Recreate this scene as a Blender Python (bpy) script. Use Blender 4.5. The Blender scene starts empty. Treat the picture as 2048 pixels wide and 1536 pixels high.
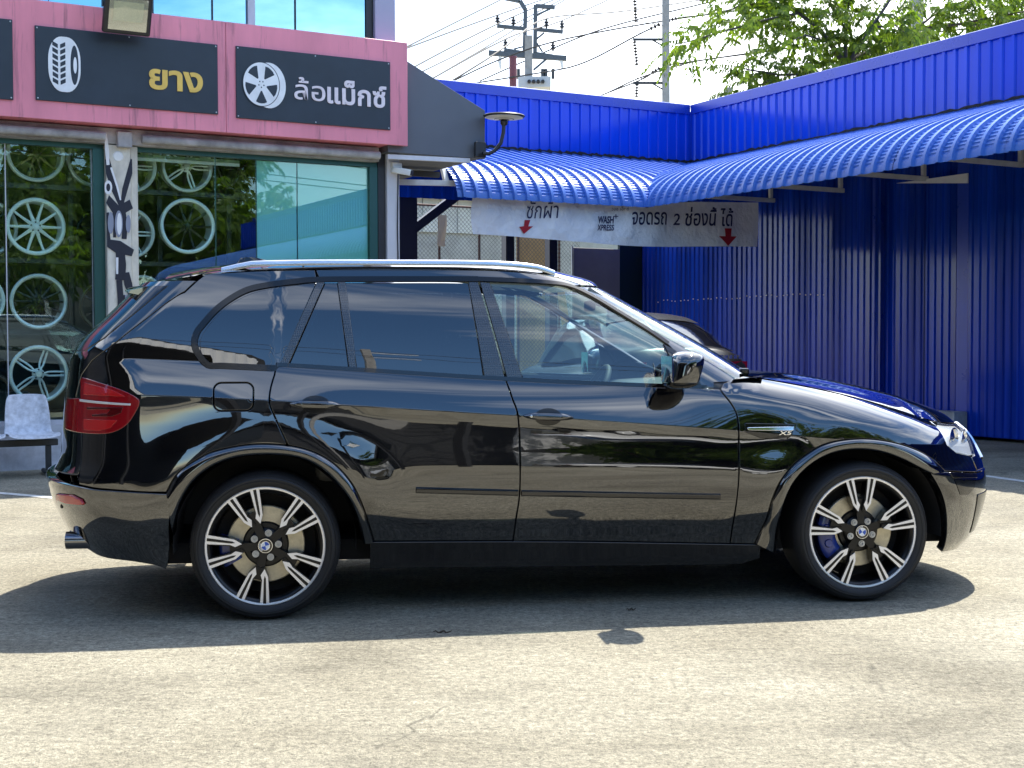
import bpy, bmesh, math, random
from math import sin, cos, pi, radians, sqrt, atan2
from mathutils import Vector, Matrix
from mathutils.geometry import delaunay_2d_cdt
random.seed(7)
SC = bpy.context.scene
COL = SC.collection

# ------------------------------------------------------------------ camera
F_PX, PITCH, ROLL, AZ, CAM_H = 2667.77, 0.0335068, 0.0021984, 1.0673, 1.31524
cam = bpy.data.cameras.new('camera'); cam.lens = F_PX / 2048 * 36; cam.sensor_width = 36
cam.clip_start = 0.1; cam.clip_end = 3000
camo = bpy.data.objects.new('camera', cam); COL.objects.link(camo)
camo.matrix_world = Matrix.Translation((0, 0, CAM_H)) @ Matrix.Rotation(pi / 2 - PITCH, 4, 'X') @ Matrix.Rotation(-ROLL, 4, 'Z')
SC.camera = camo

# ------------------------------------------------------------------ light
SUN_AZ, SUN_EL = radians(31), radians(61)
sdir = Vector((sin(SUN_AZ) * cos(SUN_EL), cos(SUN_AZ) * cos(SUN_EL), sin(SUN_EL)))
sun = bpy.data.lights.new('sun', 'SUN'); sun.energy = 4.0; sun.angle = radians(0.6); sun.color = (1, .95, .86)
suno = bpy.data.objects.new('sun', sun); COL.objects.link(suno)
suno.rotation_euler = sdir.to_track_quat('Z', 'Y').to_euler(); suno.location = (20, 30, 60)
world = bpy.data.worlds.new('World'); SC.world = world; world.use_nodes = True
nt = world.node_tree; nt.nodes.clear()
def wn(t, **k):
    n = nt.nodes.new(t)
    for a, b in k.items(): setattr(n, a, b)
    return n
sky = wn('ShaderNodeTexSky', sky_type='NISHITA', sun_disc=False, sun_elevation=SUN_EL, sun_rotation=SUN_AZ, air_density=1.0, dust_density=0.6, ozone_density=2.0)
tc = wn('ShaderNodeTexCoord')
mp = wn('ShaderNodeMapping'); mp.inputs['Scale'].default_value = (1.1, 1.1, 3.2); mp.inputs['Location'].default_value = (3.1, 0.35, 1.7)
nz = wn('ShaderNodeTexNoise'); nz.inputs['Scale'].default_value = 1.5; nz.inputs['Detail'].default_value = 9; nz.inputs['Roughness'].default_value = .55; nz.inputs['Distortion'].default_value = .6
rp = wn('ShaderNodeValToRGB'); rp.color_ramp.elements[0].position = .44; rp.color_ramp.elements[1].position = .74
gam = wn('ShaderNodeHueSaturation'); gam.inputs['Saturation'].default_value = 1.2; gam.inputs['Value'].default_value = 1.0
mx = wn('ShaderNodeMixRGB'); mx.inputs['Color2'].default_value = (9.5, 9.8, 10.2, 1)
bg = wn('ShaderNodeBackground'); bg.inputs['Strength'].default_value = .14
wo = wn('ShaderNodeOutputWorld')
L = nt.links.new
L(tc.outputs['Generated'], mp.inputs['Vector']); L(mp.outputs['Vector'], nz.inputs['Vector']); 
sx = wn('ShaderNodeSeparateXYZ'); L(tc.outputs['Generated'], sx.inputs[0])
ad = wn('ShaderNodeMath', operation='MULTIPLY_ADD'); ad.inputs[1].default_value = .17; L(sx.outputs['Y'], ad.inputs[0]); L(nz.outputs['Fac'], ad.inputs[2]); L(ad.outputs[0], rp.inputs['Fac'])
L(rp.outputs['Color'], mx.inputs['Fac']); L(sky.outputs['Color'], gam.inputs['Color']); L(gam.outputs['Color'], mx.inputs['Color1'])
L(mx.outputs['Color'], bg.inputs['Color']); L(bg.outputs['Background'], wo.inputs['Surface'])
SC.view_settings.view_transform = 'Standard'; SC.view_settings.look = 'None'
SC.view_settings.exposure = 1.5; SC.view_settings.gamma = 1.0
SC.cycles.max_bounces = 10; SC.cycles.transparent_max_bounces = 24; SC.cycles.caustics_reflective = False; SC.cycles.caustics_refractive = False
SC.cycles.sample_clamp_indirect = 8

# ------------------------------------------------------------------ pixel helpers (photo is 2048 wide)
CAM = Vector((0, 0, CAM_H))
def ray(u, v):
    a = (u - 1024) / F_PX; b = -(v - 768) / F_PX
    X = a * cos(ROLL) + b * sin(ROLL); U = -a * sin(ROLL) + b * cos(ROLL)
    return Vector((X, cos(PITCH) + U * sin(PITCH), -sin(PITCH) + U * cos(PITCH)))
def project(P):
    x, y, z = P[0], P[1], P[2] - CAM_H
    d = y * cos(PITCH) - z * sin(PITCH); u = y * sin(PITCH) + z * cos(PITCH)
    X, U = x / d, u / d
    return 1024 + F_PX * (X * cos(ROLL) - U * sin(ROLL)), 768 - F_PX * (X * sin(ROLL) + U * cos(ROLL))
def gnd(u, v, z=0.0):
    d = ray(u, v); return CAM + d * ((z - CAM_H) / d.z)
def onplane(u, v, q, n):
    d = ray(u, v); return CAM + d * ((q - CAM).dot(n) / d.dot(n))
def atdepth(u, v, Y):
    d = ray(u, v); return CAM + d * (Y / d.y)

# ------------------------------------------------------------------ mesh helpers
def tag(o, label=None, cat=None, group=None, kind=None):
    if label: o['label'] = label
    if cat: o['category'] = cat
    if group: o['group'] = group
    if kind: o['kind'] = kind
    return o
def empty(name, loc=(0, 0, 0), rz=0):
    o = bpy.data.objects.new(name, None); COL.objects.link(o); o.empty_display_size = .2
    o.location = loc; o.rotation_euler = (0, 0, rz); return o
def mesh_obj(name, me, mat, parent=None):
    o = bpy.data.objects.new(name, me); COL.objects.link(o)
    if mat and not me.materials: me.materials.append(mat)
    if parent: o.parent = parent
    return o
class MB:
    def __init__(s): s.v = []; s.f = []; s.m = []; s.cur = 0
    def add(s, vs, fs):
        b = len(s.v); s.v += [tuple(p) for p in vs]
        for f in fs: s.f.append([i + b for i in f]); s.m.append(s.cur)
        return s
    def box(s, lo, hi, M=None):
        x0, y0, z0 = lo; x1, y1, z1 = hi
        vs = [Vector(p) for p in ((x0,y0,z0),(x1,y0,z0),(x1,y1,z0),(x0,y1,z0),(x0,y0,z1),(x1,y0,z1),(x1,y1,z1),(x0,y1,z1))]
        if M: vs = [M @ p for p in vs]
        return s.add(vs, [(0,3,2,1),(4,5,6,7),(0,1,5,4),(1,2,6,5),(2,3,7,6),(3,0,4,7)])
    def bar(s, a, b, w, h=None, up=Vector((0,0,1))):
        a = Vector(a); b = Vector(b); h = h or w; d = (b - a).normalized()
        if abs(d.dot(up)) > .98: up = Vector((1, 0, 0))
        x = d.cross(up).normalized(); y = x.cross(d).normalized()
        vs = [p + x * (i * w / 2) + y * (j * h / 2) for p in (a, b) for i, j in ((-1,-1),(1,-1),(1,1),(-1,1))]
        return s.add(vs, [(3,2,1,0),(4,5,6,7),(0,1,5,4),(1,2,6,5),(2,3,7,6),(3,0,4,7)])
    def tube(s, pts, r, n=8, cap=True):
        pts = [Vector(p) for p in pts]; rs = r if isinstance(r, (list, tuple)) else [r] * len(pts)
        t = (pts[1] - pts[0]).normalized(); x = t.cross(Vector((0, 0, 1)))
        if x.length < .01: x = Vector((1, 0, 0))
        x.normalize(); vs = []; k = len(pts)
        for i, p in enumerate(pts):
            t = (pts[min(i + 1, k - 1)] - pts[max(i - 1, 0)]).normalized()
            x = (x - t * x.dot(t)).normalized(); y = t.cross(x)
            vs += [p + (x * cos(2 * pi * j / n) + y * sin(2 * pi * j / n)) * rs[i] for j in range(n)]
        fs = [(i*n+j, i*n+(j+1)%n, (i+1)*n+(j+1)%n, (i+1)*n+j) for i in range(k-1) for j in range(n)]
        if cap: fs += [tuple(range(n))[::-1], tuple(range((k-1)*n, k*n))]
        return s.add(vs, fs)
    def prism(s, poly, fn, d0, d1):
        """poly: 2d points; fn(a,b,d)->3d; extruded from d0 to d1"""
        n = len(poly)
        vs = [fn(a, b, d0) for a, b in poly] + [fn(a, b, d1) for a, b in poly]
        fs = [tuple(range(n))[::-1], tuple(range(n, 2 * n))] + [(i, (i+1)%n, n+(i+1)%n, n+i) for i in range(n)]
        return s.add(vs, fs)
    def lathe(s, prof, fn, n=32, closed=False, a0=0, a1=2*pi):
        """prof: (r, d) list; fn(r*cos, r*sin, d)->3d"""
        full = abs(a1 - a0 - 2*pi) < 1e-6; m = n if full else n + 1; k = len(prof)
        vs = [fn(r * cos(a0 + (a1-a0) * j / n), r * sin(a0 + (a1-a0) * j / n), d) for r, d in prof for j in range(m)]
        fs = []
        for i in range(k if closed else k - 1):
            for j in range(n):
                i2 = (i + 1) % k; j2 = (j + 1) % m
                fs.append((i*m+j, i*m+j2, i2*m+j2, i2*m+j))
        return s.add(vs, fs)
    def grid(s, rows, close=False):
        k = len(rows[0]); vs = [p for r in rows for p in r]
        fs = [(i*k+j, i*k+(j+1)%k, (i+1)*k+(j+1)%k, (i+1)*k+j) for i in range(len(rows)-1) for j in range(k if close else k-1)]
        return s.add(vs, fs)
    def mesh(s, name, smooth=None, recalc=True):
        me = bpy.data.meshes.new(name); me.from_pydata(s.v, [], s.f)
        if any(s.m): me.polygons.foreach_set('material_index', s.m)
        if recalc:
            bm = bmesh.new(); bm.from_mesh(me); bmesh.ops.recalc_face_normals(bm, faces=bm.faces); bm.to_mesh(me); bm.free()
        if smooth is not None:
            me.polygons.foreach_set('use_smooth', [True] * len(me.polygons))
            me.set_sharp_from_angle(angle=radians(smooth))
        me.update(); return me
    def build(s, name, mat, parent=None, smooth=None, recalc=True):
        me = s.mesh(name, smooth, recalc)
        if isinstance(mat, (list, tuple)):
            for m in mat: me.materials.append(m)
            mat = None
        return mesh_obj(name, me, mat, parent)
def bevel(o, w=.01, seg=2):
    m = o.modifiers.new('bevel', 'BEVEL'); m.width = w; m.segments = seg; m.limit_method = 'ANGLE'; m.angle_limit = radians(40)
    return o
def copy_tree(o, parent=None):
    c = o.copy(); COL.objects.link(c)
    if parent: c.parent = parent
    for ch in o.children: copy_tree(ch, c)
    return c
def pchip(pts):
    xs = [p[0] for p in pts]; ys = [p[1] for p in pts]; n = len(xs)
    h = [xs[i+1]-xs[i] for i in range(n-1)]; d = [(ys[i+1]-ys[i])/h[i] for i in range(n-1)]
    m = [d[0]] + [0 if d[i-1]*d[i] <= 0 else (3*(h[i]+h[i-1]))/((2*h[i]+h[i-1])/d[i-1]+(h[i]+2*h[i-1])/d[i]) for i in range(1, n-1)] + [d[-1]]
    def f(x):
        if x <= xs[0]: return ys[0] + m[0]*(x-xs[0])
        if x >= xs[-1]: return ys[-1] + m[-1]*(x-xs[-1])
        i = 0
        while xs[i+1] < x: i += 1
        t = (x-xs[i])/h[i]; t2 = t*t; t3 = t2*t
        return (2*t3-3*t2+1)*ys[i] + (t3-2*t2+t)*h[i]*m[i] + (-2*t3+3*t2)*ys[i+1] + (t3-t2)*h[i]*m[i+1]
    return f
def sstep(a, b, x):
    t = max(0, min(1, (x-a)/(b-a))); return t*t*(3-2*t)
def lerp(a, b, t): return a + (b - a) * t
def text_mesh(body, size, extrude=.004, offset=0, shear=0, name='lettering'):
    c = bpy.data.curves.new('txt', 'FONT'); c.body = body; c.size = size; c.extrude = extrude; c.offset = offset; c.shear = shear; c.resolution_u = 4
    o = bpy.data.objects.new('txt', c); COL.objects.link(o)
    bpy.context.view_layer.update()
    me = bpy.data.meshes.new_from_object(o.evaluated_get(bpy.context.evaluated_depsgraph_get()))
    bpy.data.objects.remove(o); bpy.data.curves.remove(c); me.name = name; me.materials.clear()
    return me
def remap(me, fn):
    for v in me.vertices: v.co = fn(v.co)
    me.update(); return me

# ------------------------------------------------------------------ materials
def mat(name, color, rough=.5, metal=0, spec=.5, coat=0, noise=None, bump=None, emit=None, alpha=None):
    """noise: (scale, amount, stretch) colour variation; bump: (scale, strength, distance)"""
    m = bpy.data.materials.new(name); m.use_nodes = True; t = m.node_tree; p = t.nodes['Principled BSDF']
    p.inputs['Base Color'].default_value = (*color, 1); p.inputs['Roughness'].default_value = rough; p.inputs['Metallic'].default_value = metal
    p.inputs['Specular IOR Level'].default_value = spec; p.inputs['Coat Weight'].default_value = coat; p.inputs['Coat Roughness'].default_value = .012
    if emit: p.inputs['Emission Color'].default_value = (*color, 1); p.inputs['Emission Strength'].default_value = emit
    if noise or bump:
        co = t.nodes.new('ShaderNodeTexCoord')
    if noise:
        sc, am = noise[0], noise[1]; st = noise[2] if len(noise) > 2 else (1, 1, 1)
        mpn = t.nodes.new('ShaderNodeMapping'); mpn.inputs['Scale'].default_value = st
        n1 = t.nodes.new('ShaderNodeTexNoise'); n1.inputs['Scale'].default_value = sc; n1.inputs['Detail'].default_value = 8; n1.inputs['Roughness'].default_value = .62
        r = t.nodes.new('ShaderNodeMapRange'); r.inputs['From Min'].default_value = .3; r.inputs['From Max'].default_value = .7
        r.inputs['To Min'].default_value = 1 - am; r.inputs['To Max'].default_value = 1 + am * .6
        x = t.nodes.new('ShaderNodeVectorMath'); x.operation = 'SCALE'; x.inputs[0].default_value = color
        k = t.links.new
        k(co.outputs['Object'], mpn.inputs['Vector']); k(mpn.outputs['Vector'], n1.inputs['Vector']); k(n1.outputs['Fac'], r.inputs['Value'])
        k(r.outputs['Result'], x.inputs['Scale']); k(x.outputs['Vector'], p.inputs['Base Color'])
        rr = t.nodes.new('ShaderNodeMapRange'); rr.inputs['To Min'].default_value = max(.02, rough - am * .25); rr.inputs['To Max'].default_value = min(1, rough + am * .25)
        k(n1.outputs['Fac'], rr.inputs['Value']); k(rr.outputs['Result'], p.inputs['Roughness'])
    if bump:
        n2 = t.nodes.new('ShaderNodeTexNoise'); n2.inputs['Scale'].default_value = bump[0]; n2.inputs['Detail'].default_value = 6
        b = t.nodes.new('ShaderNodeBump'); b.inputs['Strength'].default_value = bump[1]; b.inputs['Distance'].default_value = bump[2]
        t.links.new(co.outputs['Object'], n2.inputs['Vector']); t.links.new(n2.outputs['Fac'], b.inputs['Height']); t.links.new(b.outputs['Normal'], p.inputs['Normal'])
    return m
def glass_mat(name, tint, refl=.25, rough=.0, rcol=(1, 1, 1), power=1.0):
    """pane: tinted transmission plus a mirror layer that grows towards grazing angles"""
    m = bpy.data.materials.new(name); m.use_nodes = True; t = m.node_tree; t.nodes.clear()
    o = t.nodes.new('ShaderNodeOutputMaterial'); mixn = t.nodes.new('ShaderNodeMixShader')
    tr = t.nodes.new('ShaderNodeBsdfTransparent'); tr.inputs['Color'].default_value = (*tint, 1)
    g = t.nodes.new('ShaderNodeBsdfGlossy'); g.inputs['Roughness'].default_value = rough; g.inputs['Color'].default_value = (*rcol, 1)
    lw = t.nodes.new('ShaderNodeLayerWeight'); lw.inputs['Blend'].default_value = .5
    pw = t.nodes.new('ShaderNodeMath'); pw.operation = 'POWER'; pw.inputs[1].default_value = 4.0
    mr = t.nodes.new('ShaderNodeMapRange'); mr.inputs['To Min'].default_value = refl; mr.inputs['To Max'].default_value = 1
    k = t.links.new
    k(lw.outputs['Facing'], pw.inputs[0]); k(pw.outputs[0], mr.inputs['Value']); k(mr.outputs['Result'], mixn.inputs['Fac'])
    k(tr.outputs[0], mixn.inputs[1]); k(g.outputs[0], mixn.inputs[2]); k(mixn.outputs[0], o.inputs['Surface'])
    return m
M = {}
M['dark'] = mat('dark_void', (.012, .013, .015), .7)
M['white'] = mat('white_paint', (.78, .78, .76), .45, noise=(3, .12))
M['chrome'] = mat('chrome', (.85, .86, .88), .08, 1)
M['steel'] = mat('galvanised_steel', (.45, .46, .47), .4, .8, noise=(9, .2))
M['black_metal'] = mat('black_metal', (.018, .018, .02), .42, noise=(20, .3))
M['black_plastic'] = mat('black_plastic', (.016, .016, .017), .5)
M['rubber'] = mat('rubber', (.014, .014, .015), .75, noise=(30, .25))
# ================================================================== GROUND
def concrete_ground():
    m = bpy.data.materials.new('concrete_ground'); m.use_nodes = True; t = m.node_tree; p = t.nodes['Principled BSDF']; k = t.links.new
    N = lambda ty, **kw: (lambda n: ([setattr(n, a, b) for a, b in kw.items()], n)[1])(t.nodes.new(ty))
    co = N('ShaderNodeTexCoord')
    def noise(scale, detail=6, rough=.6, st=None, rot=0, dist=0):
        n = N('ShaderNodeTexNoise'); n.inputs['Scale'].default_value = scale; n.inputs['Detail'].default_value = detail; n.inputs['Roughness'].default_value = rough; n.inputs['Distortion'].default_value = dist
        mpn = N('ShaderNodeMapping'); mpn.inputs['Rotation'].default_value = (0, 0, rot)
        if st: mpn.inputs['Scale'].default_value = st
        k(co.outputs['Object'], mpn.inputs['Vector']); k(mpn.outputs['Vector'], n.inputs['Vector']); return n.outputs['Fac']
    def rng(x, a, b, c, d):
        r = N('ShaderNodeMapRange'); r.inputs['From Min'].default_value = a; r.inputs['From Max'].default_value = b; r.inputs['To Min'].default_value = c; r.inputs['To Max'].default_value = d
        k(x, r.inputs['Value']); return r.outputs['Result']
    def mul(x, y):
        q = N('ShaderNodeMath', operation='MULTIPLY')
        for i, z in enumerate((x, y)):
            if isinstance(z, (int, float)): q.inputs[i].default_value = z
            else: k(z, q.inputs[i])
        return q.outputs[0]
    base = N('ShaderNodeValToRGB'); base.color_ramp.elements[0].position = .3; base.color_ramp.elements[1].position = .7
    base.color_ramp.elements[0].color = (.232, .208, .150, 1); base.color_ramp.elements[1].color = (.415, .386, .295, 1)
    k(noise(.55, 7, .6, dist=.5), base.inputs['Fac'])
    v = mul(rng(noise(38, 5, .75), .32, .68, .46, 1.50), rng(noise(110, 3, .8), .3, .7, .58, 1.40))
    v = mul(v, rng(noise(9, 6, .7, st=(.55, 2.2, 1), rot=.15), .3, .7, .82, 1.12))
    v = mul(v, rng(noise(3.2, 8, .72, st=(.35, 3.6, 1), rot=.22, dist=1.2), .60, .70, 1.0, .72))   # worn brushing
    v = mul(v, rng(noise(17, 6, .72), .34, .66, .80, 1.16))
    vo = N('ShaderNodeTexVoronoi'); vo.inputs['Scale'].default_value = 34; k(co.outputs['Object'], vo.inputs['Vector'])
    pits = rng(vo.outputs['Distance'], .10, .17, .38, 1)
    pitmask = rng(noise(2.1, 4), .38, .55, 0, 1)
    pm = N('ShaderNodeMix'); pm.inputs['A'].default_value = 1; k(pitmask, pm.inputs['Factor']); k(pits, pm.inputs['B'])
    v = mul(v, pm.outputs['Result'])
    # cracks
    dn = N('ShaderNodeTexNoise'); dn.inputs['Scale'].default_value = 1.6; dn.inputs['Detail'].default_value = 8; k(co.outputs['Object'], dn.inputs['Vector'])
    va = N('ShaderNodeVectorMath', operation='MULTIPLY_ADD'); va.inputs[1].default_value = (.9, .9, .9); k(dn.outputs['Color'], va.inputs[0]); k(co.outputs['Object'], va.inputs[2])
    vc = N('ShaderNodeTexVoronoi', feature='DISTANCE_TO_EDGE'); vc.inputs['Scale'].default_value = .42; k(va.outputs[0], vc.inputs['Vector'])
    crack = rng(vc.outputs['Distance'], .001, .006, .5, 1)
    cmask = rng(noise(.8, 3), .5, .58, 0, 1)
    cm = N('ShaderNodeMix'); cm.inputs['A'].default_value = 1; k(cmask, cm.inputs['Factor']); k(crack, cm.inputs['B'])
    v = mul(v, cm.outputs['Result'])
    stain = mul(rng(noise(.9, 5, .55, st=(1, 1.6, 1)), .36, .50, .74, 1.0), rng(noise(2.6, 7, .7, st=(.7, 1.5, 1), rot=.4), .34, .47, .80, 1.0))
    v = mul(v, stain)
    sc = N('ShaderNodeVectorMath', operation='SCALE'); k(base.outputs['Color'], sc.inputs[0]); k(v, sc.inputs['Scale'])
    k(sc.outputs['Vector'], p.inputs['Base Color']); p.inputs['Roughness'].default_value = .88; p.inputs['Specular IOR Level'].default_value = .3
    b = N('ShaderNodeBump'); b.inputs['Strength'].default_value = .8; b.inputs['Distance'].default_value = .008; k(v, b.inputs['Height']); k(b.outputs['Normal'], p.inputs['Normal'])
    return m
M['ground'] = concrete_ground()
tag(MB().add([(-300, -300, 0), (300, -300, 0), (300, 300, 0), (-300, 300, 0)], [(0, 1, 2, 3)]).build('ground', M['ground']), kind='structure')
M['line'] = mat('road_paint', (.62, .62, .58), .7, noise=(12, .45))
def line_mark(a, b, w, label):
    a = gnd(*a); b = gnd(*b); d = (b - a).normalized(); n = Vector((-d.y, d.x, 0)) * w / 2; z = Vector((0, 0, .004))
    tag(MB().add([a - n + z, b - n + z, b + n + z, a + n + z], [(0, 1, 2, 3)]).build('parking_line', M['line']), label, 'line marking')
line_mark((1700, 915), (2300, 998), .11, 'white painted parking line on the pavement before the blue wall')
line_mark((-400, 952), (360, 1018), .10, 'white painted parking line on the pavement before the bench of chairs')
# small litter on the ground
M['litter'] = mat('dry_leaf', (.05, .035, .02), .8)
def litter(u, v, L_, lab, rz, col):
    c = gnd(u, v); mb = MB(); n = 7
    mb.tube([c + Vector((cos(rz) * L_ * (i / n - .5), sin(rz) * L_ * (i / n - .5), .006 + .006 * sin(i * 2.1))) for i in range(n + 1)], [.0015 + .0035 * sin(pi * i / n) for i in range(n + 1)], 6)
    tag(mb.build('dry_leaf', col, smooth=60), lab, 'leaf', 'dry leaves on the pavement')
for i, (u, v, l_) in enumerate(((885, 1266, .085), (1262, 1221, .05))):
    litter(u, v, l_, 'small dark dry leaf lying on the sunlit concrete' if i > 1 else ('dark curled leaf at the edge of the car shadow' if i == 0 else 'thin leaf inside the car shadow on the concrete'), .2 * i, M['litter'])

# ================================================================== SHOP (left)
d1 = Vector((sin(AZ), cos(AZ), 0)); n1 = Vector((cos(AZ), -sin(AZ), 0))
d2 = Vector((-cos(AZ), sin(AZ), 0)); n2 = Vector((-sin(AZ), -cos(AZ), 0))
Z = Vector((0, 0, 1))
F0 = gnd(60, 940)
def FP(u, v, o=0):
    P = onplane(u, v, F0 + n1 * o, n1) - F0; return P.dot(d1), P.z
def F(t, h, o=0): return F0 + d1 * t + n1 * o + Z * h
FM = Matrix(((d1.x, -n1.x, 0, F0.x), (d1.y, -n1.y, 0, F0.y), (0, 0, 1, 0), (0, 0, 0, 1)))  # local x=d1, y=into the shop, z up
shop = empty('shop_building', F0); shop.rotation_euler = (0, 0, atan2(d1.y, d1.x))
tag(shop, 'two storey wheel shop with pink fascia band and green tinted glass front', 'building')
bpy.context.view_layer.update()
SHOPI = shop.matrix_world.inverted()
def pbox(mb, t0, t1, h0, h1, o0, o1): return mb.box((t0, -o1, h0), (t1, -o0, h1))
# local shop space: x=t, y=-o, z=h
M['pink'] = mat('pink_fascia', (.86, .275, .345), .5, noise=(1.3, .22, (1, 1, .25)))
def add_grime(m, col, sc=(7, 1, .5), lo=.56, hi=.68, amt=.75):
    t = m.node_tree; p = t.nodes['Principled BSDF']; k = t.links.new; src = p.inputs['Base Color'].links[0].from_socket
    co = t.nodes.new('ShaderNodeTexCoord'); mp_ = t.nodes.new('ShaderNodeMapping'); mp_.inputs['Scale'].default_value = sc
    n = t.nodes.new('ShaderNodeTexNoise'); n.inputs['Scale'].default_value = 1.6; n.inputs['Detail'].default_value = 9; n.inputs['Roughness'].default_value = .7
    r = t.nodes.new('ShaderNodeMapRange'); r.inputs['From Min'].default_value = lo; r.inputs['From Max'].default_value = hi; r.inputs['To Max'].default_value = amt
    x = t.nodes.new('ShaderNodeMixRGB'); x.inputs['Color2'].default_value = (*col, 1)
    k(co.outputs['Object'], mp_.inputs['Vector']); k(mp_.outputs['Vector'], n.inputs['Vector']); k(n.outputs['Fac'], r.inputs['Value']); k(r.outputs['Result'], x.inputs['Fac']); k(src, x.inputs['Color1']); k(x.outputs['Color'], p.inputs['Base Color'])
add_grime(M['pink'], (.34, .12, .15))
M['dirty_concrete'] = mat('stained_concrete', (.40, .40, .41), .8, noise=(4, .5), bump=(25, .4, .01))
M['plinth'] = mat('painted_plinth', (.62, .63, .66), .65, noise=(5, .35), bump=(14, .4, .006))
M['teal_frame'] = mat('teal_aluminium', (.022, .085, .075), .35, .3)
M['lilac'] = mat('lilac_cladding', (.36, .36, .46), .45, noise=(.8, .08))
M['aqua'] = mat('aqua_film', (.24, .60, .57), .4, noise=(.7, .06))
M['shopglass'] = glass_mat('shop_glass', (.88, .97, .945), .075, .0, (.86, 1, .97))
M['upglass'] = glass_mat('upper_glass', (.06, .20, .25), .62, .0, (.50, .88, 1.0))
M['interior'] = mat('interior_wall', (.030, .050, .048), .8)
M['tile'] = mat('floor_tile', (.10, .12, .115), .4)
def add(mb, name, m, parent, **k): return mb.build(name, m, parent, **k)
TL = -9.0; TR = FP(797, 515)[0]
hb = 3.50; ht = 4.66; PO = .35            # pink band
# plinth, floor, interior
add(pbox(MB(), TL, TR, 0, .45, -.25, 0), 'plinth', M['plinth'], shop)
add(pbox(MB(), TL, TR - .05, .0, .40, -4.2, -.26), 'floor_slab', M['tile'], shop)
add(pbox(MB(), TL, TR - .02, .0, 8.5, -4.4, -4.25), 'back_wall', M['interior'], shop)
add(pbox(MB(), TR - .15, TR - .02, .4, 8.5, -4.24, -.32), 'side_wall', M['lilac'], shop)
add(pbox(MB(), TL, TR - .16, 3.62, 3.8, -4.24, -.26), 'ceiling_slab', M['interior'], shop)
add(pbox(MB(), TL, TR, 8.5, 8.8, -4.4, .05), 'roof_slab', M['lilac'], shop)
# pink band: front board built of cladding panels, top and return
tb = FP(816, 297, PO)[0]
seams = [TL, -6.4, -3.9, -1.4, FP(452, 150, PO)[0], tb]
for a, b in zip(seams, seams[1:]):
    bevel(add(pbox(MB(), a + .0015, b - .0015, hb, ht, PO - .03, PO), 'fascia_panel', M['pink'], shop), .004, 1)
add(pbox(MB(), TL, tb - .004, hb + .01, ht - .006, .0, PO - .034), 'fascia_frame', M['pink'], shop)
M['soffit'] = mat('soffit', (.06, .06, .055), .8)
# beam and shutter pipe under the band
tc0 = FP(207, 262)[0]; tc1 = FP(272, 262)[0]; tw = FP(740, 300)[0]
add(pbox(MB(), TL, TR - .28, 3.34, 3.497, -.2, .10), 'lintel', M['dirty_concrete'], shop)
for a, b in ((TL, tc0 - .02), (tc1 + .02, TR - .30)):
    mb = MB(); mb.tube([(a, -.16, 3.40), (b, -.16, 3.40)], .045, 12); add(mb, 'shutter_roller', M['dirty_concrete'], shop, smooth=40)
# graffiti column (left) and white column (right)
M['column'] = None
def graffiti():
    m = mat('graffiti_column', (.6, .57, .5), .7); t = m.node_tree; p = t.nodes['Principled BSDF']; k = t.links.new
    co = t.nodes.new('ShaderNodeTexCoord'); n = t.nodes.new('ShaderNodeTexNoise'); n.inputs['Scale'].default_value = 1.0; n.inputs['Detail'].default_value = 1.0; n.inputs['Distortion'].default_value = 1.5
    mpn = t.nodes.new('ShaderNodeMapping'); mpn.inputs['Scale'].default_value = (2.6, 1.0, .85); mpn.inputs['Location'].default_value = (.1, 0, .25)
    r = t.nodes.new('ShaderNodeValToRGB'); r.color_ramp.interpolation = 'EASE'
    e = r.color_ramp.elements; e[0].position = .0; e[0].color = (.012, .014, .025, 1); e[1].position = .39; e[1].color = (.014, .016, .03, 1)
    for pos, c in ((.435, (.62, .60, .56, 1)), (.50, (.66, .62, .52, 1)), (.535, (.03, .035, .06, 1)), (.575, (.04, .045, .07, 1)), (.61, (.58, .58, .60, 1)), (.85, (.66, .60, .46, 1))):
        q = e.new(pos); q.color = c
    k(co.outputs['Object'], mpn.inputs['Vector']); k(mpn.outputs['Vector'], n.inputs['Vector']); k(n.outputs['Fac'], r.inputs['Fac'])
    # the paint reaches up to about 3 m; bare paint above
    sp = t.nodes.new('ShaderNodeSeparateXYZ'); k(co.outputs['Object'], sp.inputs[0])
    mr = t.nodes.new('ShaderNodeMapRange'); mr.inputs['From Min'].default_value = 3.05; mr.inputs['From Max'].default_value = 2.8; k(sp.outputs['Z'], mr.inputs['Value'])
    mxn = t.nodes.new('ShaderNodeMixRGB'); mxn.inputs['Color1'].default_value = (.60, .57, .48, 1); k(mr.outputs['Result'], mxn.inputs['Fac']); k(r.outputs['Color'], mxn.inputs['Color2'])
    k(mxn.outputs['Color'], p.inputs['Base Color']); return m
M['graffiti'] = mat('cream_column', (.66, .62, .52), .7, noise=(7, .30, (1, 1, .5)))
cg = add(pbox(MB(), tc0, tc1 - .08, .0, 3.33, -.25, .10), 'column', M['graffiti'], shop); cg['label'] = 'cream column with black and white graffiti'; bevel(cg, .012, 2)
bevel(add(pbox(MB(), tc1 - .078, tc1, .0, 3.33, -.25, .06), 'column_return', M['graffiti'], shop), .008, 1)
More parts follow.
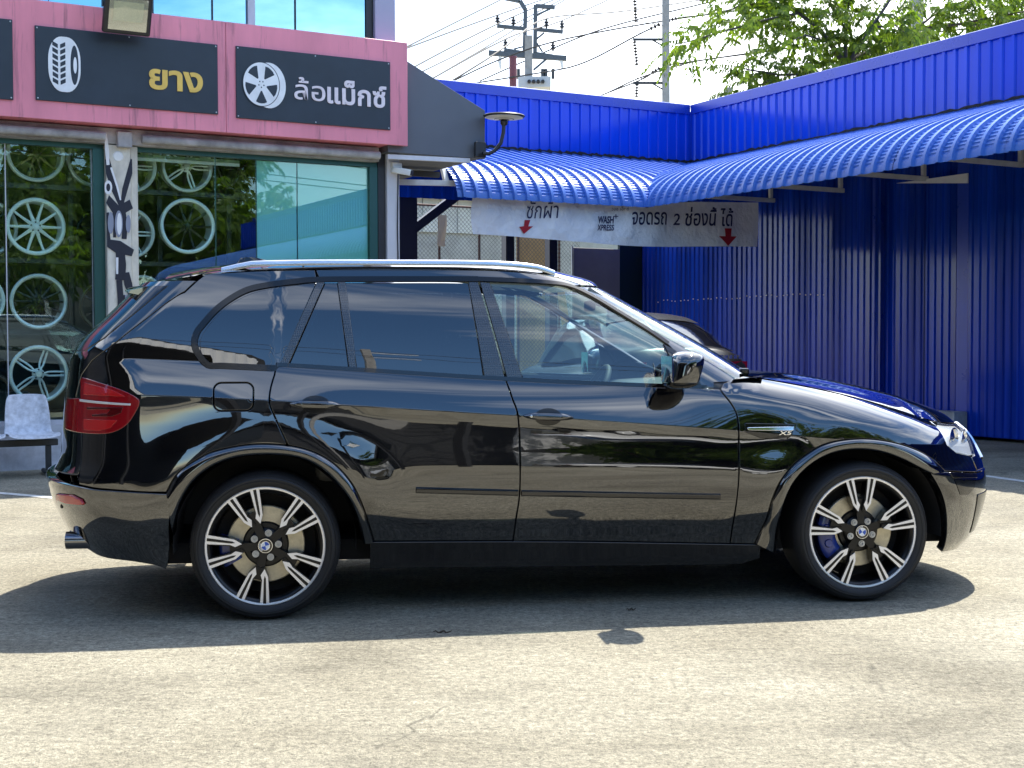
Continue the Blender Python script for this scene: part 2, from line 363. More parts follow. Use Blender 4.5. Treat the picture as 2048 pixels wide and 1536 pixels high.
# painted graffiti: flat strokes on the column face
M['spray_black'] = mat('spray_black', (.012, .014, .026), .6); M['spray_white'] = mat('spray_white', (.78, .78, .78), .6); M['spray_grey'] = mat('spray_grey', (.26, .28, .35), .6)
def gp(u, v): return FP(u, v, .1)
def stroke(pts, m, lay):
    top, bot = [], []; k = len(pts)
    for i, (u, v, w) in enumerate(pts):
        a_, b_ = pts[max(i - 1, 0)], pts[min(i + 1, k - 1)]; dx, dy = b_[0] - a_[0], b_[1] - a_[1]; l_ = math.hypot(dx, dy) or 1
        nx, ny = -dy / l_ * w / 2, dx / l_ * w / 2
        cl = lambda x: max(208.5 + (v - 262) * .024, min(263 + (v - 262) * .02, x))
        top.append(gp(cl(u + nx), v + ny)); bot.append(gp(cl(u - nx), v - ny))
    y = -.101 - .0006 * lay; mb = MB()
    mb.grid([[(t, y, h) for t, h in top], [(t, y, h) for t, h in bot]]); mb.build('graffiti_stroke', m, shop, recalc=False)
def oval(u, v, ru, rv, m, lay):
    y = -.101 - .0006 * lay; MB().add([(lambda q: (q[0], y, q[1]))(gp(max(209, min(264, u + ru * cos(a_))), v + rv * sin(a_))) for a_ in [2 * pi * i / 20 for i in range(20)]], [tuple(range(20))]).build('graffiti_blot', m, shop, recalc=False)
K, Wh, Gy = M['spray_black'], M['spray_white'], M['spray_grey']
for i, (pts, m_) in enumerate((
    ([(213, 318, 12), (219, 345, 15), (229, 380, 12), (241, 412, 6)], K), ([(266, 318, 10), (260, 345, 13), (250, 378, 11), (243, 412, 6)], K),
    ([(211, 268, 5), (214, 300, 8), (216, 330, 6)], Wh), ([(222, 335, 4), (234, 372, 4), (241, 400, 3)], Wh),
    ([(210, 398, 22), (235, 424, 26), (264, 408, 20)], K), ([(212, 425, 12), (213, 455, 10), (214, 480, 14)], K), ([(228, 420, 7), (229, 450, 6), (229, 475, 6)], K),
    ([(246, 420, 9), (250, 450, 10), (248, 478, 10)], K), ([(210, 486, 16), (236, 494, 26), (266, 506, 14)], K), ([(240, 500, 18), (242, 530, 20), (240, 560, 20)], K),
    ([(234, 515, 5), (234, 548, 4)], Wh), ([(252, 545, 12), (256, 568, 16), (262, 588, 12)], K), ([(238, 560, 12), (241, 600, 12), (240, 640, 12)], K), ([(256, 590, 20), (258, 640, 22)], Gy), ([(247, 590, 5), (248, 640, 5)], K))):
    stroke(pts, m_, i + 1)
for i, (u, v, a_, b_, m_) in enumerate(((216, 375, 8, 14, Wh), (216, 375, 4, 8, K), (221, 446, 6, 22, Gy), (237, 448, 8, 27, Gy), (238, 448, 5, 22, Wh), (256, 448, 5, 18, Gy))): oval(u, v, a_, b_, m_, 17 + i)
jb = add(pbox(MB(), FP(233, 262, .12)[0], FP(262, 262, .12)[0], 3.30, 3.46, .102, .18), 'junction_box', M['dirty_concrete'], shop); bevel(jb, .01)
mb = MB(); ct, chh = FP(236, 313, .1); mb.lathe([(.001, .012), (.045, .010), (.055, .0)], lambda a, b, d: (ct + a, -.10 - d, chh + b), 20); add(mb, 'cover_plate', M['white'], shop, smooth=40)
M['whitecol'] = mat('white_column', (.60, .60, .64), .6, noise=(3, .18, (1, 1, .3)))
bevel(add(pbox(MB(), FP(772, 515)[0], TR, 0, 3.497, -.25, .04), 'corner_column', M['whitecol'], shop), .01)
add(pbox(MB(), FP(757, 515)[0], FP(771, 515)[0], .45, 3.497, -.2, .0), 'shutter_guide', M['black_metal'], shop)
mb = MB(); mb.tube([(TR - .02, -.05, 3.3), (TR - .035, -.055, 2.6), (TR - .02, -.05, 1.8), (TR - .03, -.05, .6)], .008, 6); add(mb, 'cable', M['black_plastic'], shop)
# glazing: left bay and right bay
gb, gt = .50, 3.34
def frame(t0, t1, wv=.06, wh=.05):
    add(pbox(MB(), t0, t1, .452, gb, -.10, -.02), 'window_sill_frame', M['whitecol'], shop)
    add(pbox(MB(), t0, t1, gt - wh, gt, -.10, -.02), 'window_head_frame', M['teal_frame'], shop)
add(pbox(MB(), FP(186, 400)[0], tc0 - .003, gb, gt - .05, -.10, .02), 'window_post', M['teal_frame'], shop)
add(pbox(MB(), tw, FP(756, 400)[0], gb, gt - .05, -.10, -.01), 'window_post', M['teal_frame'], shop)
frame(TL, tc0 - .003); frame(tc1, FP(756, 400)[0])
lj = [TL, -6.9, -4.5, -2.3, FP(13, 400)[0], FP(186, 400)[0]]
for a, b in zip(lj, lj[1:]):
    add(pbox(MB(), a + .006, b - .006, gb, gt - .05, -.066, -.054), 'window_pane', M['shopglass'], shop)
    add(pbox(MB(), b - .005, b + .005, gb, gt - .05, -.064, -.056), 'pane_joint', M['whitecol'], shop)
ta = FP(516, 400)[0]
rj = [tc1, FP(434, 400)[0], ta]
for a, b in zip(rj, rj[1:]):
    add(pbox(MB(), a + .006, b - .006, gb, gt - .05, -.066, -.054), 'window_pane', M['shopglass'], shop)
    add(pbox(MB(), b - .005, b + .005, gb, gt - .05, -.064, -.056), 'pane_joint', M['teal_frame'], shop)
# aqua film panels behind the last panes
tam = FP(598, 400)[0]
for a, b in ((ta, tam), (tam, tw)):
    add(pbox(MB(), a + .006, b - .004, gb, gt - .05, -.066, -.054), 'window_pane', M['shopglass'], shop)
    add(pbox(MB(), a + .008, b - .006, gb, gt - .055, -.075, -.069), 'film_panel', M['aqua'], shop)
# roller blind at the head of the right bay
M['blind'] = mat('blind_fabric', (.22, .32, .27), .8, noise=(3, .15))
bl = add(pbox(MB(), tc1 + .01, FP(490, 300)[0], FP(480, 322)[1], gt - .05, -.22, -.205), 'roller_blind', M['blind'], shop)
add(pbox(MB(), tc1 + .01, FP(490, 300)[0], FP(480, 322)[1] - .035, FP(480, 322)[1] - .002, -.228, -.198), 'blind_bar', M['white'], shop)
# upper storey: lilac column, mullions and panes set back
UO = .06
uc0 = FP(750, 40, UO)[0]; uc1 = FP(791, 40, UO)[0]
bevel(add(pbox(MB(), uc0, uc1, ht - .2, 8.499, -.4, UO), 'upper_column', M['lilac'], shop), .01)
add(pbox(MB(), uc0 - .085, uc0 - .002, ht, 8.499, -.2, UO - .05), 'upper_frame', M['black_metal'], shop)
um = [TL, -7.2, -5.4, -3.6, -1.8, FP(306, 20, 0)[0] - 1.05, FP(306, 20, 0)[0], FP(425, 20, 0)[0], FP(503, 20, 0)[0], FP(591, 20, 0)[0], uc0 - .087]
for i, (a, b) in enumerate(zip(um, um[1:])):
    add(pbox(MB(), a + .004, b - .004, ht - .1, 8.49, -.03, -.015), 'upper_pane', M['upglass'], shop)
wm = FP(495, 20, .01)[0], FP(509, 20, .01)[0]
add(pbox(MB(), wm[0], wm[1], ht - .1, 8.49, -.012, .03), 'upper_mullion', M['whitecol'], shop)
for i in (6, 7, 9): add(pbox(MB(), um[i] - .008, um[i] + .008, ht - .1, 8.49, -.012, -.002), 'upper_mullion', M['black_metal'], shop)

# ------------------------------------------------------------------ signs on the pink band
M['signboard'] = mat('sign_board', (.018, .026, .038), .42, noise=(2.5, .25))
M['letter_white'] = mat('letter_white', (.80, .80, .80), .5, noise=(6, .12))
M['letter_pinkwhite'] = mat('letter_pale', (.78, .68, .70), .5, noise=(6, .12))
M['letter_gold'] = mat('letter_gold', (.78, .50, .10), .5, noise=(6, .15))
M['screw'] = mat('screw', (.6, .6, .6), .3, .8)
SO = PO + .002
def sign(corners, label):
    (a0, h0) = FP(*corners[0], SO); (a1, h1) = FP(*corners[1], SO)
    s = empty('sign_board', F(a0, h0, SO)); s.rotation_euler = (0, 0, atan2(d1.y, d1.x)); tag(s, label, 'sign')
    w, h = a1 - a0, h1 - h0
    bd = bevel(add(MB().box((0, -.02, 0), (w, 0, h)), 'board', M['signboard'], s), .003, 1)
    for x, y in ((.02, .02), (w - .02, .02), (.02, h - .02), (w - .02, h - .02), (w * .5, .02), (w * .5, h - .02)):
        mb = MB(); mb.lathe([(.0005, .004), (.006, .003), (.008, 0)], lambda a, b, d: (x + a, -.020 - d, y + b), 8); add(mb, 'screw', M['screw'], s)
    def S2(u, v):
        t, hh = FP(u, v, SO + .02); return t - a0, hh - h0
    return s, S2, w, h
def plate(s, poly, name, m, y0=.0202, th=.010):
    return add(MB().prism(poly, lambda a, b, d: (a, -d, b), y0, y0 + th), name, m, s)
def place_text(s, body, x, y, width, height, m, offset=0):
    me = text_mesh(body, 1, .01, offset)
    xs = [v.co.x for v in me.vertices]; ys = [v.co.y for v in me.vertices]
    sx = width / (max(xs) - min(xs)); sy = height / (max(ys) - min(ys)); x0, y0 = min(xs), min(ys)
    remap(me, lambda c: Vector((x + (c.x - x0) * sx, -.0215 - (c.z + .01) * .5, y + (c.y - y0) * sy)))
    return mesh_obj('lettering', me, m, s)
def ell(cx, cy, rx, ry, n=36, a0=0, a1=2 * pi): return [(cx + rx * cos(a0 + (a1 - a0) * i / n), cy + ry * sin(a0 + (a1 - a0) * i / n)) for i in range(n)]
# sign 1: tyre
s1, S2, w_, h_ = sign(((71, 200), (434, 90)), 'black sign board with white tyre picture and yellow Thai lettering')
P0 = S2(97, 185); P1 = S2(160, 74)
tx0, tx1 = P0[0], P1[0]; ty0 = S2(128, 184)[1]; ty1 = S2(128, 74)[1]
W_, H_ = tx1 - tx0, ty1 - ty0; cx, cy = (tx0 + tx1) / 2, (ty0 + ty1) / 2
def rr(x0, y0, x1, y1, rx, ry, n=8):
    o = []
    for (ccx, ccy, a) in ((x1 - rx, y1 - ry, 0), (x0 + rx, y1 - ry, pi / 2), (x0 + rx, y0 + ry, pi), (x1 - rx, y0 + ry, 3 * pi / 2)):
        o += [(ccx + rx * cos(a + pi / 2 * i / n), ccy + ry * sin(a + pi / 2 * i / n)) for i in range(n + 1)]
    return o
plate(s1, rr(tx0, ty0, tx1, ty1, W_ * .42, H_ * .42), 'tyre_picture', M['letter_white'])
plate(s1, ell(tx0 + W_ * .81, cy, W_ * .125, H_ * .36), 'tyre_hole', M['signboard'], .0302, .001)
plate(s1, ell(tx0 + W_ * .83, cy, W_ * .055, H_ * .15), 'tyre_hub', M['letter_white'], .0312, .001)
for i in range(7):
    yy = ty0 + H_ * (.12 + .11 * i)
    for sx, xa, xb in ((1, .13, .30), (-1, .37, .53)):
        y0_ = yy + (H_ * .05 if sx > 0 else 0); y1_ = yy + (0 if sx > 0 else H_ * .05)
        plate(s1, [(tx0 + W_ * xa, y0_), (tx0 + W_ * xb, y1_), (tx0 + W_ * xb, y1_ + H_ * .075), (tx0 + W_ * xa, y0_ + H_ * .075)], 'tread_block', M['signboard'], .0302, .001)
xa, ya = S2(298, 178); xb, yb = S2(405, 134)
place_text(s1, 'ยาง', xa, ya, xb - xa, S2(350, 138)[1] - S2(350, 179)[1], M['letter_gold'], .028)
# sign 2: alloy wheel
s2, S2, w_, h_ = sign(((472, 236), (779, 125)), 'black sign board with white alloy wheel picture and white Thai lettering')
ax0, ax1 = S2(486, 170)[0], S2(571, 170)[0]; ay0, ay1 = S2(530, 215)[1], S2(530, 124)[1]
W_, H_ = ax1 - ax0, ay1 - ay0
plate(s2, ell(ax0 + W_ * .60, (ay0 + ay1) / 2 - .005, W_ * .40, H_ * .5, 44), 'wheel_barrel_picture', M['letter_white'])
fcx, fcy, frx, fry = ax0 + W_ * .42, (ay0 + ay1) / 2, W_ * .44, H_ * .49
plate(s2, ell(fcx, fcy, frx, fry, 44), 'wheel_gap', M['signboard'], .0303, .001)
plate(s2, ell(fcx, fcy, frx * .96, fry * .97, 44), 'wheel_face_picture', M['letter_white'], .0314, .001)
for i in range(5):
    a = radians(90 + 36 + 72 * i); pts = []
    for rr_, da in ((.30, .10), (.84, .36), (.86, .18), (.86, 0), (.86, -.18), (.84, -.36), (.30, -.10)):
        pts.append((fcx + frx * rr_ * cos(a + da), fcy + fry * rr_ * sin(a + da)))
    plate(s2, pts, 'spoke_opening', M['signboard'], .0325, .001)
    plate(s2, ell(fcx + frx * .14 * cos(a), fcy + fry * .14 * sin(a), frx * .035, fry * .035, 8), 'bolt_hole', M['signboard'], .0325, .001)
for body_, ua, ub, va, vb, of_ in (('ล้อ', 588, 650, 156, 201, .006), ('แม็กซ์', 654, 772, 163, 212, .022)):
    xa = S2(ua, 185)[0]; xb = S2(ub, 185)[0]; um_ = (ua + ub) / 2
    place_text(s2, body_, xa, S2(um_, vb)[1], xb - xa, S2(um_, va)[1] - S2(um_, vb)[1], M['letter_pinkwhite'], of_)
s3, S2, w_, h_ = sign(((-330, 172), (24, 40)), 'black sign board at the cut off end of the pink band')

# ------------------------------------------------------------------ floodlight above the tyre sign
M['lampglass'] = mat('lamp_reflector', (.75, .74, .66), .25, .3, noise=(60, .1))
fl = empty('floodlight', F(*FP(255, 28, PO + .3), PO + .3)); fl.rotation_euler = (radians(0), 0, atan2(d1.y, d1.x)); tag(fl, 'black square floodlight hanging over the tyre sign', 'lamp')
FR = Matrix.Rotation(radians(24), 4, 'X')
fw, fh = .235, .20
mb = MB(); mb.box((-fw, -.035, -fh), (fw, .04, fh), FR); bevel(mb.build('housing', M['black_metal'], fl), .02, 2)
mb = MB(); mb.box((-fw * .80, -.045, -fh * .78), (fw * .80, -.036, fh * .80), FR); mb.build('lens', glass_mat('lamp_glass', (.92, .93, .9), .15), fl)
mb = MB()
q = [(-fw * .8, -.0355, -fh * .78), (fw * .8, -.0355, -fh * .78), (fw * .8, -.0355, fh * .8), (-fw * .8, -.0355, fh * .8)]
mb.add([FR @ Vector(p) for p in q], [(0, 1, 2, 3)]); mb.build('reflector', M['lampglass'], fl)
mb = MB(); mb.box((-fw * .62, -.0405, -fh * .35), (fw * .62, -.0372, fh * .62), FR); mb.build('led_plate', mat('led_plate', (.72, .70, .48), .5, noise=(80, .15)), fl)
mb = MB(); mb.box((-fw - .012, -.02, .05), (-fw, .03, .26)); mb.box((fw, -.02, .05), (fw + .012, .03, .26)); mb.box((-fw - .012, -.02, .26), (fw + .012, .03, .272)); mb.box((-.04, .03, .24), (.04, .32, .28)); mb.build('bracket', M['black_metal'], fl)
# cctv camera on the white column
cc = empty('security_camera', F(*FP(790, 340, .1), .1)); cc.rotation_euler = (0, 0, atan2(d1.y, d1.x)); tag(cc, 'small white security camera on the corner column', 'camera')
mb = MB(); mb.box((-.03, .0, -.03), (.09, .06, .09)); bevel(mb.build('mount', M['white'], cc), .006)
mb = MB(); CR = Matrix.Rotation(radians(38), 4, 'Z') @ Matrix.Rotation(radians(12), 4, 'X'); mb.box((-.035, -.22, -.035), (.035, .02, .035), CR); bevel(mb.build('camera_body', M['white'], cc), .012)
mb = MB(); mb.box((-.031, -.226, -.031), (.031, -.2202, .031), CR); mb.build('lens', M['black_plastic'], cc)

# ------------------------------------------------------------------ side canopy of the shop (grey end panel) and its lamp
M['greycan'] = mat('grey_cladding', (.105, .115, .135), .5, noise=(1.2, .12))
cn = empty('side_canopy', F(TR, 3.3, .2)); cn.rotation_euler = (0, 0, atan2(d1.y, d1.x)); tag(cn, 'grey metal canopy with sloping top beside the pink fascia', 'canopy')
CO = .25
ca = [FP(816, 123, CO), FP(816, 308, CO), FP(970, 318, CO), FP(970, 221, CO)]
ca = [(a - TR, h - 3.3) for a, h in ca]; ca[0] = (ca[0][0] - .25, ca[0][1] + (ca[0][1] - ca[3][1]) / (ca[3][0] - ca[0][0]) * .25); ca[1] = (ca[1][0] - .25, ca[1][1])
cb_ = ca[2][1]
ca[1] = (ca[1][0], cb_)
mb = MB(); mb.prism(ca, lambda a, b, d: (a, d, b), -.05, -.01); bevel(mb.build('end_panel', M['greycan'], cn), .004)
mb = MB(); mb.prism([(ca[0][0], ca[0][1] - .05), (ca[1][0], cb_ + .01), (ca[2][0] - .01, cb_ + .01), (ca[3][0] - .01, ca[3][1] - .05)], lambda a, b, d: (a, d, b), -.008, 3.6); mb.build('canopy_box', M['greycan'], cn)
mb = MB(); mb.bar((ca[1][0], -.03, cb_ - .05), (ca[2][0] - .2, -.03, cb_ - .03), .05); mb.build('edge_bar', M['whitecol'], cn)
for yy in (1.2, 2.6): add(MB().bar((ca[1][0], yy, cb_ - .05), (ca[2][0], yy, cb_ - .05), .07), 'purlin', M['soffit'], cn)
sl = empty('solar_lamp', F(*FP(968, 300, CO + .08), CO + .08)); sl.rotation_euler = (0, 0, atan2(d1.y, d1.x)); tag(sl, 'black solar street lamp on a curved arm at the canopy end', 'lamp')
mb = MB(); mb.box((-.12, -.02, -.09), (.02, .03, .09)); bevel(mb.build('wall_plate', M['black_metal'], sl), .01)
k1 = FP(990, 270, CO + .08); k0 = FP(968, 300, CO + .08)
ex = FP(1000, 240, CO + .08)[0] - k0[0]; ez = FP(1000, 243, CO + .08)[1] - k0[1]
mb = MB(); mb.tube([(-.05, -.06, -.05), (.03, -.07, -.05), (.10, -.08, -.01), (.17, -.1, .08), (ex - .01, -.1, .2), (ex, -.1, ez)], .022, 10); mb.build('arm', M['black_metal'], sl, smooth=50)
mb = MB(); mb.lathe([(.03, 0), (.045, .02), (.045, .05), (.03, .07)], lambda a, b, d: (ex + a, -.1 + b, ez - .06 + d), 14); mb.build('collar', M['black_metal'], sl, smooth=40)
mb = MB(); mb.lathe([(.001, .0), (.10, .0), (.215, .028), (.225, .04), (.215, .05), (.001, .052)], lambda a, b, d: (ex + a * 1.12, -.1 + b, ez + .01 + d), 32); mb.build('lamp_head', M['black_metal'], sl, smooth=40)
mb = MB(); mb.lathe([(.06, -.004), (.205, .020), (.2, .026), (.06, .002)], lambda a, b, d: (ex + a * 1.12, -.1 + b, ez + .008 + d), 32, closed=True); mb.build('light_ring', M['white'], sl, smooth=40)

# ------------------------------------------------------------------ chairs on a beam bench in front of the plinth
M['chair_plastic'] = mat('worn_plastic', (.62, .64, .68), .5, noise=(16, .35), bump=(20, .3, .004))
M['bench_steel'] = mat('bench_steel', (.03, .035, .038), .5, noise=(14, .4))
bench_o = .62
def chair(u, v, label):
    t, h = FP(u, v, bench_o); c = empty('plastic_chair', F(t, 0, bench_o)); c.rotation_euler = (0, 0, atan2(d1.y, d1.x)); tag(c, label, 'chair', 'plastic chairs on the beam bench')
    rows = []
    prof = [(.235, -.26, .365), (.242, -.22, .395), (.245, -.12, .392), (.24, .02, .378), (.235, .13, .372), (.225, .19, .40), (.22, .225, .48), (.215, .25, .60), (.205, .275, .70), (.19, .29, .765), (.16, .297, .785)]
    for hw, y, z in prof:
        rows.append([(hw * s_, y - (.05 * abs(s_) ** 3 if z > .42 else 0), z + (.025 * abs(s_) ** 3 if z < .42 else 0)) for s_ in [-1 + i / 6 for i in range(13)]])
    o = MB().grid(rows).build('seat_shell', M['chair_plastic'], c, smooth=70)
    sm = o.modifiers.new('solid', 'SOLIDIFY'); sm.thickness = .014
    ss = o.modifiers.new('sub', 'SUBSURF'); ss.levels = 1; ss.render_levels = 1
    return c
chair(62, 880, 'worn grey white plastic seat on the steel beam behind the rear bumper')
chair(-48, 890, 'cut off plastic seat at the end of the steel beam')
bn = empty('bench_frame', F(FP(75, 890, bench_o)[0], 0, bench_o)); bn.rotation_euler = (0, 0, atan2(d1.y, d1.x)); tag(bn, 'dark steel beam bench frame carrying the plastic chairs', 'bench')
mb = MB(); mb.box((-2.4, -.03, .29), (.19, .03, .355)); bevel(mb.build('beam', M['bench_steel'], bn), .008)
for lx in (.10, -2.2):
    mb = MB(); mb.box((lx - .025, -.025, .05), (lx + .025, .025, .288)); mb.build('leg', M['bench_steel'], bn)
    mb = MB(); mb.tube([(lx, -.30, .025), (lx, .28, .025)], .024, 10); mb.build('foot', M['bench_steel'], bn, smooth=40)

# ------------------------------------------------------------------ wheels on display behind the glass
M['alloy_silver'] = mat('alloy_silver', (.86, .87, .87), .3, .3)
M['alloy_teal'] = mat('alloy_bright', (.86, .90, .90), .35, .1)
M['alloy_black'] = mat('alloy_black', (.015, .016, .018), .25, .3)
M['alloy_gold'] = mat('alloy_bronze', (.10, .085, .05), .3, .7)
def display_wheel(u, v, r_px, spokes, mspoke, mlip, o, label, twin=False, depth=.2, curve=0.0, rot=0):
    t, h = FP(u, v, o); _, h2 = FP(u, v - r_px, o); R = h2 - h
    w = empty('alloy_rim', F(t, h, o)); w.rotation_euler = (0, 0, atan2(d1.y, d1.x)); tag(w, label, 'wheel', 'alloy wheels on display in the shop window')
    fn = lambda a, b, d: (a, d, b)
    mb = MB(); mb.lathe([(R * .985, 0), (R, .008), (R * .985, .02), (R * .93, .04), (R * .88, depth), (R * .9, depth), (R * .83, depth), (R * .84, .05), (R * .87, .004), (R * .94, -.006)], fn, 44, closed=True); mb.build('rim_lip', mlip, w, smooth=50)
    for i in range(spokes):
        a = rot + 2 * pi * i / spokes; mb = MB(); offs = (-.055, .055) if twin else (0,)
        for of in offs:
            pts = []
            for j in range(5):
                q = j / 4; rad = R * lerp(.16, .92, q); aa = a + of * (1.2 if q > .2 else .6) / max(.35, q) + curve * q
                pts.append(Vector((rad * cos(aa), .035 + .03 * (1 - q) ** 2 * 0 + .02 * sin(pi * q), rad * sin(aa))))
            mb.tube(pts, [R * x for x in (.075, .060, .050, .046, .052)] if not twin else [R * .038] * 5, 6)
        mb.build('spoke', mspoke, w, smooth=50)
    mb = MB(); mb.lathe([(.001, .005), (R * .10, .008), (R * .13, .02), (R * .2, .03), (R * .2, .08)], fn, 20); mb.build('hub', mspoke, w, smooth=40)
    for i in range(5):
        a = 2 * pi * i / 5 + .3; mb = MB(); mb.lathe([(.001, .018), (R * .028, .018), (R * .03, .03)], lambda x, y, d: (x + R * .155 * cos(a), d, y + R * .155 * sin(a)), 8); mb.build('bolt', M['black_metal'], w)
    return w
I = -.38
for args in (
    (72, 307, 57, 10, M['alloy_gold'], M['alloy_silver'], I, 'bronze black ten spoke wheel with silver lip, top row left of the graffiti column'),
    (72, 453, 58, 10, M['alloy_teal'], M['alloy_teal'], I, 'bright silver ten spoke wheel in the middle row of the window'),
    (78, 603, 56, 14, M['alloy_black'], M['alloy_silver'], I, 'black mesh wheel with polished lip in the third row of the window'),
    (78, 748, 58, 5, M['alloy_silver'], M['alloy_silver'], I, 'silver wheel with five twin spokes low behind the plastic chair', True),
    (-22, 455, 56, 8, M['alloy_black'], M['alloy_silver'], I - .25, 'wheel mostly hidden behind the bright silver ten spoke wheel'),
    (-48, 600, 56, 6, M['alloy_teal'], M['alloy_teal'], I, 'pale wheel cut off beside the black mesh wheel'),
    (-52, 302, 56, 6, M['alloy_teal'], M['alloy_teal'], I, 'pale wheel cut off beside the bronze ten spoke wheel'),
    (190, 320, 55, 7, M['alloy_black'], M['alloy_silver'], I - .15, 'dark wheel half hidden by the teal window post, top row'),
    (204, 470, 52, 7, M['alloy_black'], M['alloy_black'], I - .15, 'black wheel half hidden by the teal window post, middle row'),
    (212, 612, 52, 7, M['alloy_black'], M['alloy_gold'], I - .15, 'dark wheel half hidden by the teal window post, low row'),
    (262, 333, 52, 5, M['alloy_teal'], M['alloy_silver'], I, 'silver twin spoke wheel half hidden by the graffiti column, top row', True),
    (258, 466, 52, 6, M['alloy_teal'], M['alloy_silver'], I, 'silver twin spoke wheel half hidden by the graffiti column, middle row', True),
    (375, 333, 52, 5, M['alloy_silver'], M['alloy_silver'], I, 'thin lipped silver wheel with twin spokes under the roller blind', True),
    (486, 334, 52, 6, M['alloy_black'], M['alloy_black'], I, 'black twin spoke wheel beside the aqua window panels', True),
    (376, 452, 56, 10, M['alloy_black'], M['alloy_silver'], I, 'black ten spoke wheel with polished lip and deep barrel on the shelf'),
    (286, 596, 46, 8, M['alloy_black'], M['alloy_silver'], I, 'dark wheel low in the window above the car spoiler')):
    display_wheel(*args)
shf = empty('display_shelf', F(0, 2.0, I - .1)); shf.rotation_euler = (0, 0, atan2(d1.y, d1.x)); tag(shf, 'black steel display rack holding the wheels in the window', 'shelf')
def shz(u, v): return FP(u, v, I)[1] - 2.0
for hz in (shz(72, 516), shz(72, 660), shz(72, 366)):
    for a, b in ((-7, FP(186, 400, I)[0]), (FP(215, 400, I)[0] + .0, ta)):
        mb = MB(); mb.box((a, -.02, hz - .05), (b, .10, hz)); mb.build('rail', M['black_metal'], shf)
for tt in (FP(20, 500, I)[0], FP(150, 500, I)[0], FP(330, 500, I)[0], FP(470, 500, I)[0], -1.6, -3):
    mb = MB(); mb.box((tt - .025, .11, -1.6), (tt + .025, .16, 1.3)); mb.build('upright', M['black_metal'], shf)
# ================================================================== BLUE SHEDS
R0 = gnd(1965, 880)
def RP(u, v, o=0):
    P = onplane(u, v, R0 + n2 * o, n2) - R0; return P.dot(d2), P.z
def R(t, h, o=0): return R0 + d2 * t + n2 * o + Z * h
TC = RP(1382, 212)[0]; CORNER = R0 + d2 * TC
def LP(u, v, o=0):
    P = onplane(u, v, CORNER + n1 * o, n1) - CORNER; return P.dot(d1), P.z
def Lw(t, h, o=0): return CORNER + d1 * t + n1 * o + Z * h
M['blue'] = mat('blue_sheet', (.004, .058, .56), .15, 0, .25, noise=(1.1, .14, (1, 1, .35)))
M['blue_cap'] = mat('blue_flashing', (.010, .045, .40), .28, 0, .5, noise=(2.2, .12))
M['navy'] = mat('navy_steel', (.010, .014, .05), .4)
M['white_steel'] = mat('white_steel', (.66, .66, .62), .45, noise=(6, .15))
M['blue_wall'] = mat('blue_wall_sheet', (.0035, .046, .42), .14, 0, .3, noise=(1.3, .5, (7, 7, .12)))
SW = .76                                        # sheet width
def ribbed(pitch, rib_h, w=SW, top=.022, foot=.016):
    n = round(w / pitch); pts = []
    for i in range(n):
        c = (i + .5) * pitch
        pts += [(i * pitch, 0), (c - top - foot, 0), (c - top, rib_h), (c + top, rib_h), (c + top + foot, 0)]
    pts += [(w + .012, 0)]
    return pts
def sheet_mesh(name, prof, h0, h1):
    mb = MB(); mb.grid([[(x, -y, h) for x, y in prof] for h in (h0, h1)])
    me = mb.mesh(name, None, False); me.materials.append(M['blue_wall'] if name == 'wall_sheet' else M['blue']); return me
RZL = atan2(d1.y, d1.x)                          # left shed: local x = d1, -y = out
RZR = atan2(-d2.y, -d2.x)                        # right shed: local x = -d2 (towards the street), -y = out (n2)?
shedL = empty('blue_canopy_shed', CORNER + d1 * -5.7, RZL); tag(shedL, 'blue ribbed metal shed wing above the banner between shop and wall', 'shed')
shedR = empty('blue_wall_shed', CORNER, RZR); tag(shedR, 'long blue ribbed metal shed with wall and curved awning behind the bonnet', 'shed')
FH0, FH1 = 4.29, 5.16
sheet_f = sheet_mesh('fascia_sheet', ribbed(.19, .028), FH0, FH1)
sheet_w = sheet_mesh('wall_sheet', ribbed(.1267, .022, top=.012, foot=.012), .05, 4.24)
sheet_s = sheet_mesh('skirt_sheet', ribbed(.19, .028), 3.46, 4.27)
NL = 8; NR = 44
# left wing: local x from 0 (t=-5.7) to 5.7
for i in range(-3, NL):
    x = 5.7 - (NL - i) * SW
    o = mesh_obj('fascia_sheet', sheet_f, None, shedL); o.location = (x, .002 * (i % 2), 0)
    o = mesh_obj('skirt_sheet', sheet_s, None, shedL); o.location = (x, .02 + .002 * (i % 2), 0)
for i in range(NR):
    o = mesh_obj('fascia_sheet', sheet_f, None, shedR); o.location = (i * SW, .002 * (i % 2), 0)
def cap(parent, x0, x1, mitre):
    prof = [(.0, FH1 - .05), (-.045, FH1 - .05), (-.05, FH1 + .10), (.02, FH1 + .125), (.35, FH1 + .125), (.35, FH1 + .12), (.0, FH1 + .11)]
    mb = MB(); mb.grid([[(x, y, z) for y, z in prof] for x in (x0, x1)], close=True)
    return mb.build('cap_flashing', M['blue_cap'], parent)
for a in range(4): cap(shedL, 5.65 - (a + 1) * 2.0 + .002, 5.65 - a * 2.0, 0)
for a in range(16): cap(shedR, .05 + a * 2.0, .05 + (a + 1) * 2.0 - .002, 0)
M['foam'] = mat('foam_closure', (.008, .008, .012), .9, bump=(40, .8, .02))
mb = MB(); pts = []
def jag(n, L_):
    b = MB(); rows = [[], []]
    for i in range(n + 1):
        x = L_ * i / n; rows[0].append((x, -.036 - .01 * random.random(), FH0 - .03)); rows[1].append((x, -.034, FH0 + .02 + .035 * random.random()))
    b.grid(rows); return b
jag(140, 5.7).build('foam_strip', M['foam'], shedL); jag(460, NR * SW).build('foam_strip', M['foam'], shedR)
